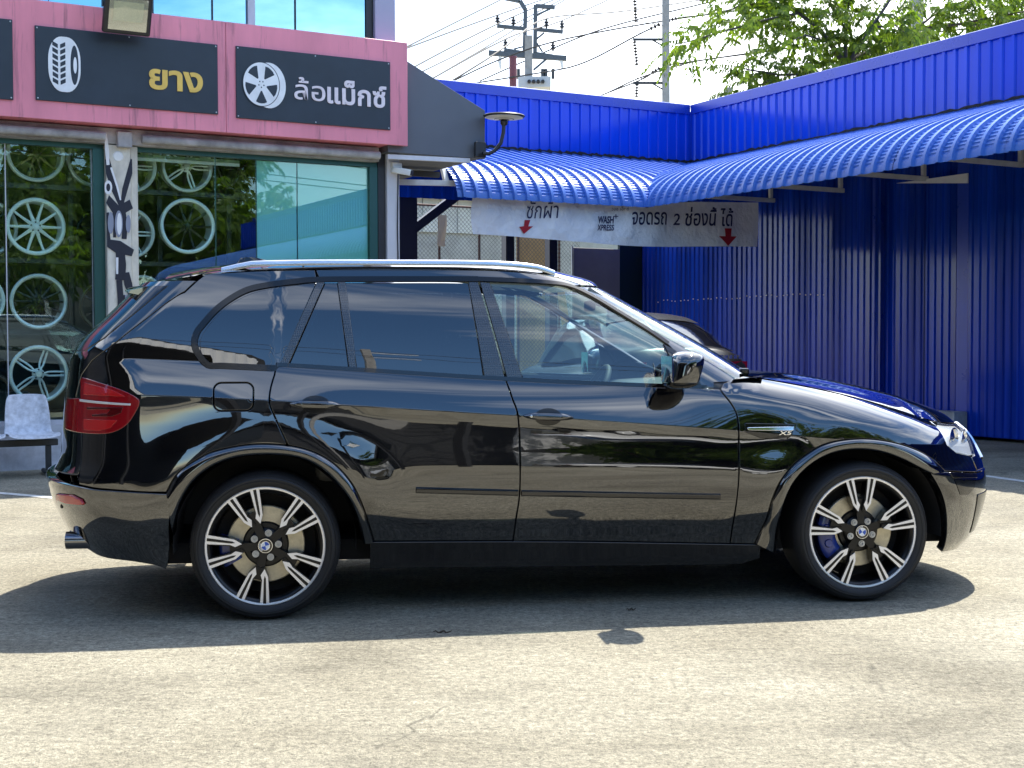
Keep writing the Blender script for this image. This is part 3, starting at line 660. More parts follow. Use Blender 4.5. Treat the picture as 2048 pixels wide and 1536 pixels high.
# roof plates behind the fascias so the wings cast their shade
MB().box((-.8, .05, 5.02), (5.7, 1.6, 5.10)).build('roof_plate', M['blue'], shedL)
MB().box((.1, .05, 5.02), (NR * SW, 7.0, 5.10)).build('roof_plate', M['blue'], shedR)
# ---- curved awning sheets, crimped between the ribs
PRJ, AH0, AH1, AC = 2.9, 4.27, 3.16, 1.70
def aw_section():
    s0 = Vector((0.0, AH0)); s1 = Vector((AC, AH0 - .44)); e = Vector((PRJ, AH1)); c = Vector((PRJ - .03, AH0 - .44 - .20))
    pts = [s0.lerp(s1, i / 3) for i in range(3)]
    n = 76
    for i in range(n + 1):
        t = i / n; pts.append(s1 * (1 - t) ** 2 + c * (2 * t * (1 - t)) + e * t * t)
    return pts, 3
asec, ac0 = aw_section()
def awning_sheet():
    pr = ribbed(.19, .034, top=.02, foot=.012); k = len(asec); rows = []
    for i, p in enumerate(asec):
        t = (asec[min(i + 1, k - 1)] - asec[max(i - 1, 0)]).normalized(); nrm = Vector((-t.y, t.x))
        if nrm.y < 0 and i < 40: nrm = -nrm
        if nrm.x < -.3: nrm = -nrm
        cr = 0
        if i > ac0 + 6 and i < k - 6: cr = -.011 if (i // 2) % 2 else 0
        row = []
        for x, y in pr:
            yy = y + (cr if y < .001 else 0); q = p + nrm * yy
            row.append((x, -q.x, q.y))
        rows.append(row)
    me = MB().grid(rows).mesh('awning_sheet', None, False); me.materials.append(M['blue_aw']); return me
M['blue_aw'] = mat('blue_awning', (.05, .15, .50), .33, 0, .6, noise=(1.6, .15))
aw = awning_sheet()
def clipped(me, x, xlimit_fn):
    bm = bmesh.new(); bm.from_mesh(me)
    co, no = xlimit_fn
    bmesh.ops.bisect_plane(bm, geom=bm.verts[:] + bm.edges[:] + bm.faces[:], plane_co=co, plane_no=no, clear_outer=True)
    m2 = bpy.data.meshes.new('awning_sheet'); bm.to_mesh(m2); bm.free(); m2.materials.append(M['blue_aw']); return m2
xl0 = 5.7 + LP(915, 395, PRJ)[0]                # left end of the left awning
nl = int((5.7 - xl0) / SW) + 1
for i in range(nl):
    x = xl0 + i * SW
    # valid where (x-5.7) < -out ; out = -y  -> x - y - 5.7 < 0 in local shed coords
    me = aw
    if x + SW > 5.7 - PRJ: me = clipped(aw, x, (Vector((5.7 - x, 0, 0)), Vector((1, -1, 0)).normalized()))
    if len(me.vertices): o = mesh_obj('awning_sheet', me, None, shedL); o.location = (x, 0, 0)
for i in range(NR):
    x = i * SW
    me = aw
    if x < PRJ: me = clipped(aw, x, (Vector((-x, 0, 0)), Vector((-1, -1, 0)).normalized()))
    if len(me.vertices): o = mesh_obj('awning_sheet', me, None, shedR); o.location = (x, 0, 0)
mb = MB(); vp = [Vector((5.7 - p.x, -p.x, p.y - .02)) for p in asec[::4]]
mb.grid([[p + Vector((-.05, .05, .0)), p + Vector((0, 0, -.02)), p + Vector((.05, -.05, 0))] for p in vp]); mb.build('valley_gutter', M['navy'], shedL)
# brackets: white arm from wall, upright to awning edge, tube lamps
for i, x in enumerate((2.2, 3.75, 5.35, 6.95, 8.6, 10.6, 13, 16, 19)):
    if x < PRJ: o0 = x - .1
    else: o0 = PRJ - .12
    MB().bar((x, -.03, 3.46), (x, -o0 + .25, 3.46), .05, .06).build('bracket_arm', M['white_steel'], shedR)
    MB().bar((x, -.10, 3.495), (x, -.10, 3.78), .05, .05).build('bracket_post', M['white_steel'], shedR)
    MB().bar((x, -.03, 4.0), (x, -o0 * .7, 3.78), .04, .05).build('bracket_rafter', M['white_steel'], shedR)
for x in (3.0, 6.1, 9.2):
    mb = MB(); mb.tube([(x, -1.6, 3.42), (x + 1.25, -1.6, 3.42)], .02, 8); o = mb.build('tube_lamp', M['white'], shedR, smooth=40)
    MB().box((x, -1.63, 3.445), (x + 1.25, -1.57, 3.49)).build('lamp_batten', M['white_steel'], shedR)
# end frame of the left awning
ex_ = xl0 - .03
MB().bar((ex_ - 1.25, -PRJ + .25, 3.32), (ex_ + .2, -PRJ + .25, 3.37), .05, .07).build('edge_beam', M['white_steel'], shedL)
MB().bar((ex_, -PRJ + .25, 3.35), (ex_, -PRJ + .45, 3.72), .06, .06).build('frame_post', M['white_steel'], shedL)
MB().bar((ex_, -PRJ + .45, 3.72), (ex_ - .4, -1.6, 3.86), .05, .05).build('frame_rafter', M['white_steel'], shedL)
# post and brace under the left wing
pt0 = LP(800, 450)[0] + 5.7; pt1 = LP(838, 450)[0] + 5.7
MB().box((pt0, .06, 0), (pt1, .06 + .28, 3.6)).build('post', M['navy'], shedL)
mb = MB(); a = LP(828, 462); b = LP(928, 398); mb.bar((a[0] + 5.7, .15, a[1]), (b[0] + 5.7, .15, b[1] + .1), .13, .13); mb.build('brace', M['navy'], shedL)
for u in (1024, 1111):
    q = LP(u, 500)[0] + 5.7; MB().box((q - .075, .06, 0), (q + .075, .21, 4.2)).build('post', M['navy'], shedL)
# ---- lower wall of the right shed
def XR(t): return TC - t                        # shed local x from wall t
wa, wb = XR(RP(1277, 600)[0]), XR(RP(1754, 500)[0]); wc = XR(RP(1942, 500)[0])
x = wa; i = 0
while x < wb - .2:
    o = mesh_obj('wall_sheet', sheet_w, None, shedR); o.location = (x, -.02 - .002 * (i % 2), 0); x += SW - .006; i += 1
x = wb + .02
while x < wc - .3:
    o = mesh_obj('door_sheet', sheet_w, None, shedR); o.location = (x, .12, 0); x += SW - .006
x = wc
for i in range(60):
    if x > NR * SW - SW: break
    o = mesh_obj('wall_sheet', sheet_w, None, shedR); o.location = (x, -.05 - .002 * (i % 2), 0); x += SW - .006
bevel(MB().box((wb - .03, -.06, .02), (wb + .02, .2, 4.24)).build('wall_trim', M['blue_cap'], shedR), .005)
bevel(MB().box((wc - .20, -.045, .0), (wc - .003, .2, 4.24)).build('wall_trim', M['blue_cap'], shedR), .005)
bevel(MB().box((wa - .10, -.05, 0), (wa - .003, .2, 4.24)).build('wall_trim', mat('grey_trim', (.22, .22, .25), .4, .4, noise=(4, .3)), shedR), .005)
MB().box((wa - .05, .25, 0), (NR * SW, .35, 4.9)).build('inner_wall', M['navy'], shedR)
# bright opening above the door, its light drawn as a white triangle
tri = [RP(1800, 367), RP(1943, 367), RP(1943, 347)]
mb = MB(); mb.prism([(XR(a), h) for a, h in tri], lambda a, b, d: (a, d, b), -.075, -.055); mb.build('gap_light', M['white'], shedR)
blk = [RP(1902, 877)[0], RP(1941, 877)[0]]
bevel(MB().box((XR(blk[0]) - .2, -.30, .0), (XR(blk[1]), -.06, .36)).build('concrete_step', M['dirty_concrete'], shedR), .01)
# scratches: row of dents / rivets along the wall
for i in range(34):
    xx = wa + .7 + i * .127 + random.uniform(-.03, .03); zz = 1.98 + random.uniform(-.02, .02)
    if xx < wb - .1:
        mb = MB(); mb.lathe([(.0008, .004), (.008, .002), (.010, 0)], lambda a, b, d: (xx + a * 1.6, -.046 - d, zz + b), 6); mb.build('rivet', M['white_steel'], shedR)
# ---- dark partition and door at the end of the wall
M['partition'] = mat('plaster_board', (.34, .32, .28), .75, noise=(2, .15)); M['dkgreen'] = mat('dark_green_panel', (.012, .035, .035), .5)
pa = LP(1147, 600, -1.4)[0] + 5.7, LP(1240, 600, -1.4)[0] + 5.7, LP(1278, 600, -1.4)[0] + 5.7
ph = LP(1200, 497, -1.4)[1]
part = empty('grey_partition', Lw(pa[0] - 5.7, 0, -1.4), RZL); tag(part, 'grey plaster partition with dark door panel beside the blue wall', 'partition')
bevel(MB().box((0, 0, 0), (pa[1] - pa[0], .1, ph)).build('board', M['partition'], part), .008)
MB().box((pa[1] - pa[0] + .004, .02, 0), (pa[2] - pa[0] + .6, .08, ph + .3)).build('door_panel', M['dkgreen'], part)
mb = MB(); mb.tube([(-.04, -.02, 0), (-.04, -.02, ph + .02)], .02, 8); mb.build('edge_pipe', M['steel'], part, smooth=40)

# ================================================================== FENCE and yard behind
fo = -3.2
fx0, fx1 = LP(760, 500, fo)[0], LP(1160, 500, fo)[0]; fz1 = LP(900, 412, fo)[1]; 
fence = empty('chain_link_fence', Lw(fx0, 0, fo), RZL); tag(fence, 'chain link fence with rusty posts in the yard behind the blue canopy', 'fence')
M['wire'] = mat('fence_wire', (.16, .17, .17), .5, .6); M['rust'] = mat('rusty_steel', (.12, .06, .04), .7, noise=(15, .4))
W_, H_ = fx1 - fx0, fz1
mb = MB(); st = .078; n = int((W_ + H_) / st)
def seg(xa, za, xb, zb, y):
    mb.bar((xa, y, za), (xb, y, zb), .005, .005, Vector((0, 1, 0)))
for i in range(n + 1):
    c = i * st
    a0, a1 = max(0, c - H_), min(c, W_)
    if a1 > a0:
        seg(a0, c - a0, a1, c - a1, 0); seg(W_ - a0, c - a0, W_ - a1, c - a1, .005)
w = mb.build('wire_mesh', M['wire'], fence, recalc=False); w['kind'] = 'stuff'
for u in (798, 880, 960, 1038, 1120):
    q = LP(u, 500, fo)[0] - fx0; mb = MB(); mb.tube([(q, .03, 0), (q, .03, H_ + .05)], .024, 8); mb.build('fence_post', M['rust'], fence, smooth=40)
mb = MB(); mb.tube([(0, .03, H_), (W_, .03, H_)], .02, 8); mb.build('top_rail', M['rust'], fence, smooth=40)
# tan board and scrap behind the mesh
M['tan'] = mat('plywood', (.62, .44, .20), .75, noise=(5, .25, (1, 1, .4)))
bb = empty('plywood_board', Lw(LP(1033, 500, fo - .12)[0], 0, fo - .12), RZL); tag(bb, 'tan plywood sheet leaning behind the chain link fence', 'board')
bw = LP(1103, 500, fo - .12)[0] - LP(1033, 500, fo - .12)[0]
bevel(MB().box((0, 0, .1), (bw, .02, LP(1060, 440, fo - .12)[1])).build('board', M['tan'], bb), .004)
b2 = empty('timber_scrap', Lw(LP(1130, 560, fo + .4)[0], 0, fo + .4), RZL); tag(b2, 'broken plank standing between the dark post and grey partition', 'plank')
mb = MB(); mb.bar((-.10, 0, 2.25), (.12, 0, 1.0), .16, .025, Vector((0, 1, 0))); mb.build('plank', M['tan'], b2)
hang = empty('hanging_rag', Lw(LP(885, 430, fo + .05)[0], LP(885, 430, fo + .05)[1], fo + .05), RZL); tag(hang, 'strip of tan cloth hanging on the fence post', 'cloth')
rows = [[(x_ * .09 + .02 * sin(z_ * 9), -.02 * sin(x_ * 3 + z_ * 7), -z_) for x_ in (-1, -.4, .2, .8)] for z_ in [i * .07 for i in range(9)]]
MB().grid(rows).build('cloth', mat('tan_cloth', (.55, .45, .30), .9), hang, smooth=60)
# neighbouring house wall behind the fence
M['nb_up'] = mat('pale_cladding', (.66, .72, .66), .6, noise=(2, .2)); M['nb_lo'] = mat('grey_render', (.42, .46, .43), .8, noise=(3, .25))
go = -6.5
nb = empty('neighbour_house', Lw(LP(1000, 500, go)[0], 0, go), RZL); tag(nb, 'low pale house wall with ribbed upper cladding behind the fence', 'house')
zA, zB, zC = 0, LP(900, 466, go)[1], LP(900, 398, go)[1]
MB().box((-6, .05, zA), (4, .3, zB)).build('lower_wall', M['nb_lo'], nb)
for i in range(50): MB().box((-6 + i * .2, -.02 * (i % 2), zB + .004), (-6 + i * .2 + .196, .2, zC)).build('cladding_board', M['nb_up'], nb)
MB().box((-6.2, -.3, zC + .004), (4.2, 2.8, zC + .12)).build('roof_edge', M['navy'], nb)
MB().box((-6, .35, 0), (4, .4, zC)).build('inner_wall', M['dark'], nb)

# ================================================================== BANNER
M['banner'] = None
M['vinyl'] = mat('banner_vinyl', (.80, .81, .84), .55, noise=(1.5, .10), bump=(4.5, 1.0, .06))
M['ink'] = mat('banner_ink', (.015, .02, .09), .6); M['redink'] = mat('banner_red', (.42, .012, .02), .6)
BO = PRJ - .22
def BT(u, v): return LP(u, v, BO)
bx0, bx1 = BT(946, 440)[0], BT(1516, 440)[0]
ban = empty('banner', Lw(bx0, BT(946, 440)[1], BO), RZL); tag(ban, 'long white vinyl banner with dark blue Thai lettering and red arrows', 'banner')
B0 = BT(946, 440)[1]
topc = pchip([(BT(u, v)[0] - bx0, BT(u, v)[1] - B0) for u, v in ((948, 392), (1050, 396), (1160, 402), (1300, 404), (1400, 404), (1516, 405))])
botc = pchip([(BT(u, v)[0] - bx0, BT(u, v)[1] - B0) for u, v in ((945, 468), (1040, 474), (1160, 484), (1290, 493), (1400, 493), (1516, 493))])
BW = bx1 - bx0
def wav(x, z): return .018 * sin(x * 5.1 + z * 2) + .010 * sin(x * 11 - z * 5)
def bpt(x, z, d=0): return (x, -wav(x, z) - d, z)
rows = []
for j in range(17):
    q = j / 16; rows.append([bpt(BW * i / 150 - (.03 * sin(q * pi) if i == 0 else 0), lerp(botc(BW * i / 150), topc(BW * i / 150), q)) for i in range(151)])
MB().grid(rows).build('vinyl_sheet', M['vinyl'], ban, smooth=80)
def ban_text(body, u0, u1, v0, v1, m, off=.012, shear=0, name='lettering'):
    me = text_mesh(body, 1, 0, off, shear)
    xs = [v.co.x for v in me.vertices]; ys = [v.co.y for v in me.vertices]
    x0, x1, y0, y1 = min(xs), max(xs), min(ys), max(ys)
    def f(c):
        p, q = (c.x - x0) / (x1 - x0), (c.y - y0) / (y1 - y0)
        t, h = BT(lerp(u0, u1, p), lerp(v1, v0, q)); return Vector(bpt(t - bx0, h - B0, .012))
    return mesh_obj(name, remap(me, f), m, ban)
ban_text('ซักผ้า', 1054, 1115, 399, 437, M['ink'], .0, .15)
ban_text('จอดรถ', 1262, 1333, 424, 450, M['ink'], .012, .12)
ban_text('2', 1347, 1361, 427, 450, M['ink'], .012, .12)
ban_text('ช่องนี้', 1371, 1432, 414, 452, M['ink'], .012, .12)
ban_text('ได้', 1440, 1466, 416, 453, M['ink'], .012, .12)
ban_text('WASH', 1196, 1229, 432, 447, M['ink'], .03, .12); ban_text('XPRESS', 1194, 1229, 449, 461, M['ink'], .02, .12)
ban_text('วอช เอ็กซ์', 1224, 1256, 413, 421, M['ink'], .0)
ban_text('+', 1228, 1237, 428, 437, M['ink'], 0)
for u0, u1, v0, v1, sk in ((1040, 1070, 440, 468, -6), (1435, 1474, 457, 492, 0)):
    w_ = u1 - u0; pts = [(.3, 0), (.7, 0), (.66, .45), (1, .45), (.45 if sk else .5, 1), (0, .5 if sk else .45), (.34, .45)]
    me = MB().add([(a, b, 0) for a, b in pts], [(0, 1, 2, 6), (5, 6, 2, 3, 4)]).mesh('red_arrow', None, False)
    bm = bmesh.new(); bm.from_mesh(me); bmesh.ops.triangulate(bm, faces=bm.faces[:]); bmesh.ops.subdivide_edges(bm, edges=bm.edges[:], cuts=5, use_grid_fill=True); bm.to_mesh(me); bm.free()
    remap(me, lambda c: Vector(bpt(BT(u0 + c.x * w_ + sk * c.y, 440)[0] - bx0, BT(u0 + c.x * w_, lerp(v0, v1, c.y))[1] - B0, .012)))
    mesh_obj('red_arrow', me, M['redink'], ban)
mb = MB(); mb.tube([(-.3, 0, topc(0) + .35), (0, 0, topc(0) + .02), (.0, 0, topc(0))], .006, 6); mb.build('tie_cord', M['black_plastic'], ban)

# ================================================================== UTILITY POLES AND WIRES
M['pole'] = mat('pole_concrete', (.33, .32, .30), .85, noise=(6, .25)); M['insul'] = mat('insulator', (.020, .018, .020), .25); M['wirec'] = mat('power_cable', (.02, .02, .022), .6)
M['trafo'] = mat('transformer_grey', (.50, .52, .53), .5); M['redpipe'] = mat('red_pipe', (.16, .045, .06), .6)
PD = 46.0
def pp(u, v, D=PD): return atdepth(u, v, D)
up = empty('utility_pole', Vector((pp(1056, 200).x, PD, 0))); tag(up, 'concrete utility pole with crossarms, insulators and grey transformer', 'pole')
def lc(v): return v - up.location
x_, = (0,)
pm = 1.0 / F_PX * PD                              # metres per pixel there
mb = MB(); q0 = lc(pp(1057, 72)); MB().bar((q0.x, 0, 0), (q0.x, 0, q0.z), .26, .26, Vector((0, 1, 0))).build('pole_shaft', M['pole'], up)
M['galv'] = mat('weathered_steel', (.10, .11, .12), .5, .5)
def arm(ps, w, nm='crossarm', m='galv'):
    for a, b in zip(ps, ps[1:]): MB().bar(lc(pp(*a)), lc(pp(*b)), w, w, Vector((0, 1, 0))).build(nm, M[m], up)
arm([(1049, 105), (1051, 20), (1040, 2), (1010, -4)], .14, 'mast', 'galv')
arm([(1070, 105), (1071, 10)], .14, 'mast', 'galv'); arm([(1071, 12), (1110, 15)], .13); arm([(994, 52), (1052, 58)], .12); arm([(1073, 59), (1126, 64)], .12)
arm([(977, 106), (1133, 117)], .17); arm([(1008, 99), (1052, 106)], .1); arm([(1066, 106), (1106, 112)], .1)
arm([(1073, 30), (1100, 18)], .06, 'strut'); arm([(1052, 92), (1028, 98)], .05, 'strut'); arm([(1073, 78), (1088, 66)], .06, 'strut'); arm([(1085, 104), (1072, 84)], .06, 'strut'); arm([(1093, 118), (1067, 140)], .07, 'strut')
def insulator(u, v, par, D=PD, sc=1.0):
    b = atdepth(u, v, D) - par.location; k = D / F_PX * sc
    mb = MB(); mb.lathe([(.5 * k, 0), (2.2 * k, 3 * k), (2.2 * k, 5 * k), (5.5 * k, 6 * k), (5.2 * k, 8 * k), (3 * k, 9 * k), (3 * k, 11 * k), (5 * k, 12 * k), (4.6 * k, 14 * k), (2.5 * k, 15.5 * k), (2.6 * k, 19 * k), (.4 * k, 20 * k)], lambda a, c, d: (b.x + a, b.y + c, b.z + d), 12)
    mb.build('insulator', M['insul'], par, smooth=40)
for u, v in ((995, 50), (1027, 54), (1093, 58), (1124, 61), (1011, 98), (1106, 104)): insulator(u, v, up)
for u in (1001, 1125):
    mb = MB(); mb.tube([lc(pp(u, 112)), lc(pp(u - 2, 122)), lc(pp(u, 138))], [.05, .07, .04], 8); mb.build('drop_fuse', M['white'], up, smooth=50)
MB().box(lc(pp(1036, 178)) - Vector((0, .4, 0)), lc(pp(1101, 157)) + Vector((0, .4, 0))).build('transformer_tank', M['trafo'], up)
for u in (1037, 1085, 1092, 1106):
    mb = MB(); mb.tube([lc(pp(u, 158)), lc(pp(u, 138))], .06, 8); mb.build('bushing', M['insul'], up, smooth=40)
for u in range(1058, 1092, 9):
    mb = MB(); mb.lathe([(.001, .1), (.06, .09), (.07, 0)], lambda a, b, d: tuple(lc(pp(u, 168)) + Vector((a, -.42 - d, b))), 8); mb.build('terminal', M['insul'], up)
rp_ = empty('red_post', Vector((pp(1026, 160, 44).x, 44, 0))); tag(rp_, 'dark red round post beside the transformer pole', 'post')
mb = MB(); zt = pp(1026, 114, 44).z; mb.tube([(0, 0, 0), (0, 0, zt)], .125, 14); mb.build('shaft', M['redpipe'], rp_, smooth=50)
mb = MB(); mb.lathe([(.001, .03), (.13, .02), (.135, -.03)], lambda a, b, d: (a, b, zt + d), 14); mb.build('cap', M['redpipe'], rp_, smooth=40)
# second pole
PD2 = 40.0
u2 = empty('power_line_pole', Vector((atdepth(1334, 200, PD2).x, PD2, 0))); tag(u2, 'tall tapered concrete pole with hanging insulator strings', 'pole')
def l2(u, v): return atdepth(u, v, PD2) - u2.location
hz = l2(1330, -260).z
mb = MB(); mb.add([(-.13, -.13, 0), (.13, -.13, 0), (.13, .13, 0), (-.13, .13, 0), (-.09 - .06, -.09, hz), (.09 - .06, -.09, hz), (.09 - .06, .09, hz), (-.09 - .06, .09, hz)], [(0, 1, 5, 4), (1, 2, 6, 5), (2, 3, 7, 6), (3, 0, 4, 7), (4, 5, 6, 7)]); mb.build('pole_shaft', M['pole'], u2)
for v in (79, 166):
    MB().bar(l2(1266, v), l2(1326, v), .07, .06, Vector((0, 1, 0))).build('bracket_arm', M['black_metal'], u2)
    MB().bar(l2(1305, v + 1), l2(1326, v + 13), .04, .04, Vector((0, 1, 0))).build('strut', M['black_metal'], u2)
def string(u0, v0, u1, v1, nd, par, D):
    a = atdepth(u0, v0, D) - par.location; b = atdepth(u1, v1, D) - par.location; pr = []
    mb = MB(); d = (b - a)
    ax = d.normalized(); xx = ax.cross(Vector((0, 1, 0))).normalized(); yy = ax.cross(xx)
    k = D / F_PX
    for i in range(nd):
        c = i / nd; pr += [(1.2 * k, c), (5 * k, c + .35 / nd), (4.2 * k, c + .5 / nd), (1.2 * k, c + .7 / nd)]
    mb.lathe(pr, lambda p, q, t: a + d * t + xx * p + yy * q, 10); mb.build('insulator_string', M['insul'], par, smooth=40)
string(1269, -6, 1272, 46, 8, u2, PD2); string(1269, 82, 1274, 132, 8, u2, PD2); string(1274, 168, 1273, 196, 5, u2, PD2)
string(1300, 58, 1322, 47, 3, u2, PD2); string(1336, 41, 1356, 36, 3, u2, PD2); string(1303, 146, 1322, 135, 3, u2, PD2); string(1338, 129, 1358, 127, 3, u2, PD2)
def loop(pts, name, r=.012):
    mb = MB(); mb.tube([l2(*p) for p in pts], r, 5); mb.build(name, M['wirec'], u2, smooth=60)
loop([(1356, 36), (1363, 40), (1350, 52), (1325, 52), (1300, 46), (1272, 43), (1264, 52), (1268, 64), (1285, 66), (1300, 58)], 'jumper_wire')
loop([(1358, 127), (1366, 130), (1345, 140), (1320, 138), (1295, 130), (1270, 131), (1264, 142), (1268, 155), (1285, 157), (1303, 146)], 'jumper_wire')
# overhead wires
def wire(pts, lab, D0, D1, r=.026):
    mb = MB(); k = len(pts); P = [atdepth(u, v, lerp(D0, D1, i / (k - 1))) for i, (u, v) in enumerate(pts)]
    Q = []
    f = [pchip([(i, p[j]) for i, p in enumerate(P)]) for j in range(3)] if k > 2 else None
    n = 24
    for i in range(n + 1):
        t = (k - 1) * i / n
        Q.append(Vector((f[0](t), f[1](t), f[2](t))) if f else P[0].lerp(P[1], i / n) - Vector((0, 0, .12 * 4 * (i / n) * (1 - i / n))))
    mb.tube(Q, r, 5); o = mb.build('power_cable', M['wirec'], None, smooth=60); tag(o, lab, 'cable', 'overhead power cables')
for pts, lab, a, b in (
    ([(560, 190), (995, 30), (1250, -55)], 'overhead cable over the upper insulator on the far crossarm end', 30, 62),
    ([(540, 290), (1027, 33), (1300, -70)], 'overhead cable over the second insulator of the far crossarm', 30, 62),
    ([(700, 250), (1011, 78), (1124, 41), (1280, -30)], 'overhead cable dipping across both crossarms of the transformer pole', 34, 56),
    ([(640, 320), (1008, 95), (1093, 37), (1250, 22), (1480, -12)], 'overhead cable crossing from the shed roof to the tall pole', 34, 50),
    ([(900, 165), (1003, 118), (1106, 84), (1340, 40), (1600, 5)], 'overhead cable from the low crossarm to the tall pole insulators', 44, 40),
    ([(940, 168), (1125, 138), (1300, 58)], 'overhead cable sagging from the drop fuse to the tall pole', 45, 40),
    ([(1200, 192), (1303, 146), (1305, 145)], 'overhead cable ending on the lower insulator of the tall pole', 46, 40),
    ([(1358, 127), (1600, 94), (2100, 40)], 'overhead cable running from the tall pole behind the tree branch', 40, 36),
    ([(1356, 36), (1450, 22), (1700, -30)], 'upper overhead cable running from the tall pole to the tree crown', 40, 36),
    ([(800, 100), (950, 25), (1080, -40)], 'thin overhead cable above the grey canopy', 40, 50),
    ([(820, 155), (960, 85), (1140, -10)], 'overhead cable passing behind the insulators above the solar lamp', 42, 58),
    ([(860, 160), (1008, 72), (1180, -30)], 'overhead cable rising steeply past the left crossarm', 40, 60),
    ([(960, 162), (1050, 122), (1200, 60), (1420, 4)], 'overhead cable climbing over the transformer towards the tall pole', 48, 44),
    ([(1210, 188), (1290, 152), (1420, 118), (1560, 100)], 'low overhead cable over the shed corner behind the tall pole', 47, 43)):
    wire(pts, lab, a, b)
# two more concrete poles beside the tree
for (u0, u1, vt, D, lab) in ((1822, 1846, -150, 33, 'concrete pole rising behind the tree leaves over the blue shed'), (1450, 1463, 177, 36, 'stub of a concrete pole showing just over the blue shed corner')):
    a = atdepth(u0, vt, D); b = atdepth(u1, vt, D); e = empty('concrete_pole', (a.x, D, 0)); tag(e, lab, 'pole')
    MB().box((0, -.12, 0), (b.x - a.x, .12, a.z)).build('pole_shaft', M['pole'], e)
    MB().box((-.02, -.14, a.z - .08), (b.x - a.x + .02, .14, a.z + .01)).build('pole_cap', M['pole'], e)

# ================================================================== TREES
def leaf_mat(name, c1, c2):
    m = mat(name, c1, .45, spec=.4); t = m.node_tree; p = t.nodes['Principled BSDF']; k = t.links.new
    g = t.nodes.new('ShaderNodeNewGeometry'); r = t.nodes.new('ShaderNodeMixRGB'); r.inputs['Color1'].default_value = (*c1, 1); r.inputs['Color2'].default_value = (*c2, 1)
    k(g.outputs['Random Per Island'], r.inputs['Fac']); k(r.outputs['Color'], p.inputs['Base Color'])
    tr = t.nodes.new('ShaderNodeBsdfTranslucent'); mx_ = t.nodes.new('ShaderNodeMixShader'); mx_.inputs['Fac'].default_value = .58
    hs = t.nodes.new('ShaderNodeMixRGB'); hs.blend_type = 'MULTIPLY'; hs.inputs['Fac'].default_value = 1; hs.inputs['Color2'].default_value = (1.35, 1.5, .5, 1)
    k(r.outputs['Color'], hs.inputs['Color1']); k(hs.outputs['Color'], tr.inputs['Color'])
    k(p.outputs[0], mx_.inputs[1]); k(tr.outputs[0], mx_.inputs[2]); k(mx_.outputs[0], t.nodes['Material Output'].inputs['Surface'])
    return m
M['leaf'] = leaf_mat('leaf_green', (.060, .105, .020), (.15, .20, .03)); M['bark'] = mat('bark', (.10, .08, .06), .85, noise=(8, .35), bump=(30, .6, .02))
def leaflets(mb, P, d, n, L_, lw, droop, rnd):
    """one pinnate leaf: rachis from P along d, drooping leaflets both sides"""
    d = d.normalized(); s = d.cross(Vector((0, 0, 1)))
    if s.length < .1: s = Vector((1, 0, 0))
    s.normalize()
    for i in range(n):
        t = (i + .6) / n; c = P + d * (L_ * t) + Vector((0, 0, -droop * t * t))
        for sg in (-1, 1):
            ll = lw * (1.0 - .35 * abs(t - .55)) * rnd.uniform(.8, 1.15)
            ax = (s * sg * rnd.uniform(.5, .9) + d * rnd.uniform(.1, .5) + Vector((0, 0, -rnd.uniform(.3, .95)))).normalized()
            wv = ax.cross(d + Vector((rnd.uniform(-.4, .4), rnd.uniform(-.4, .4), rnd.uniform(-.3, .3)))).normalized() * ll * .23
            m_ = c + ax * ll * .5 + Vector((0, 0, .012)); e = c + ax * ll - Vector((0, 0, ll * .12))
            mb.add([c, m_ - wv, e, m_ + wv], [(0, 1, 2, 3)])
def tree(name, base, limbs, label, seed, leaf_per=9, group=None, nl=7, ll=.17):
    rnd = random.Random(seed); t = empty(name, base); tag(t, label, 'tree', group)
    tr = MB(); cr = MB()
    trunk = limbs[0]; tr.tube(trunk[0], trunk[1], 10)
    for pts, rad in limbs[1:]:
        br = MB(); br.tube(pts, rad, 7); br.build('limb', M['bark'], t, smooth=60)
        pts = [Vector(p) for p in pts]
        for a, b in zip(pts, pts[1:]):
            if (b - a).length < .01: continue
            steps = max(2, int((b - a).length / .22))
            for k in range(steps):
                c = a.lerp(b, (k + rnd.random()) / steps)
                if rnd.random() < .08: continue
                for _ in range(leaf_per):
                    dr = Vector((rnd.gauss(0, 1), rnd.gauss(0, 1), rnd.gauss(.05, .6))); dr = (dr.normalized() + (b - a).normalized() * .45).normalized()
                    q = c + dr * rnd.uniform(.05, .55)
                    leaflets(cr, q, dr, nl, rnd.uniform(.35, .6), ll, rnd.uniform(.1, .25), rnd)
    tr.build('trunk', M['bark'], t, smooth=60)
    cr.build('crown', M['leaf'], t, recalc=False)
    return t
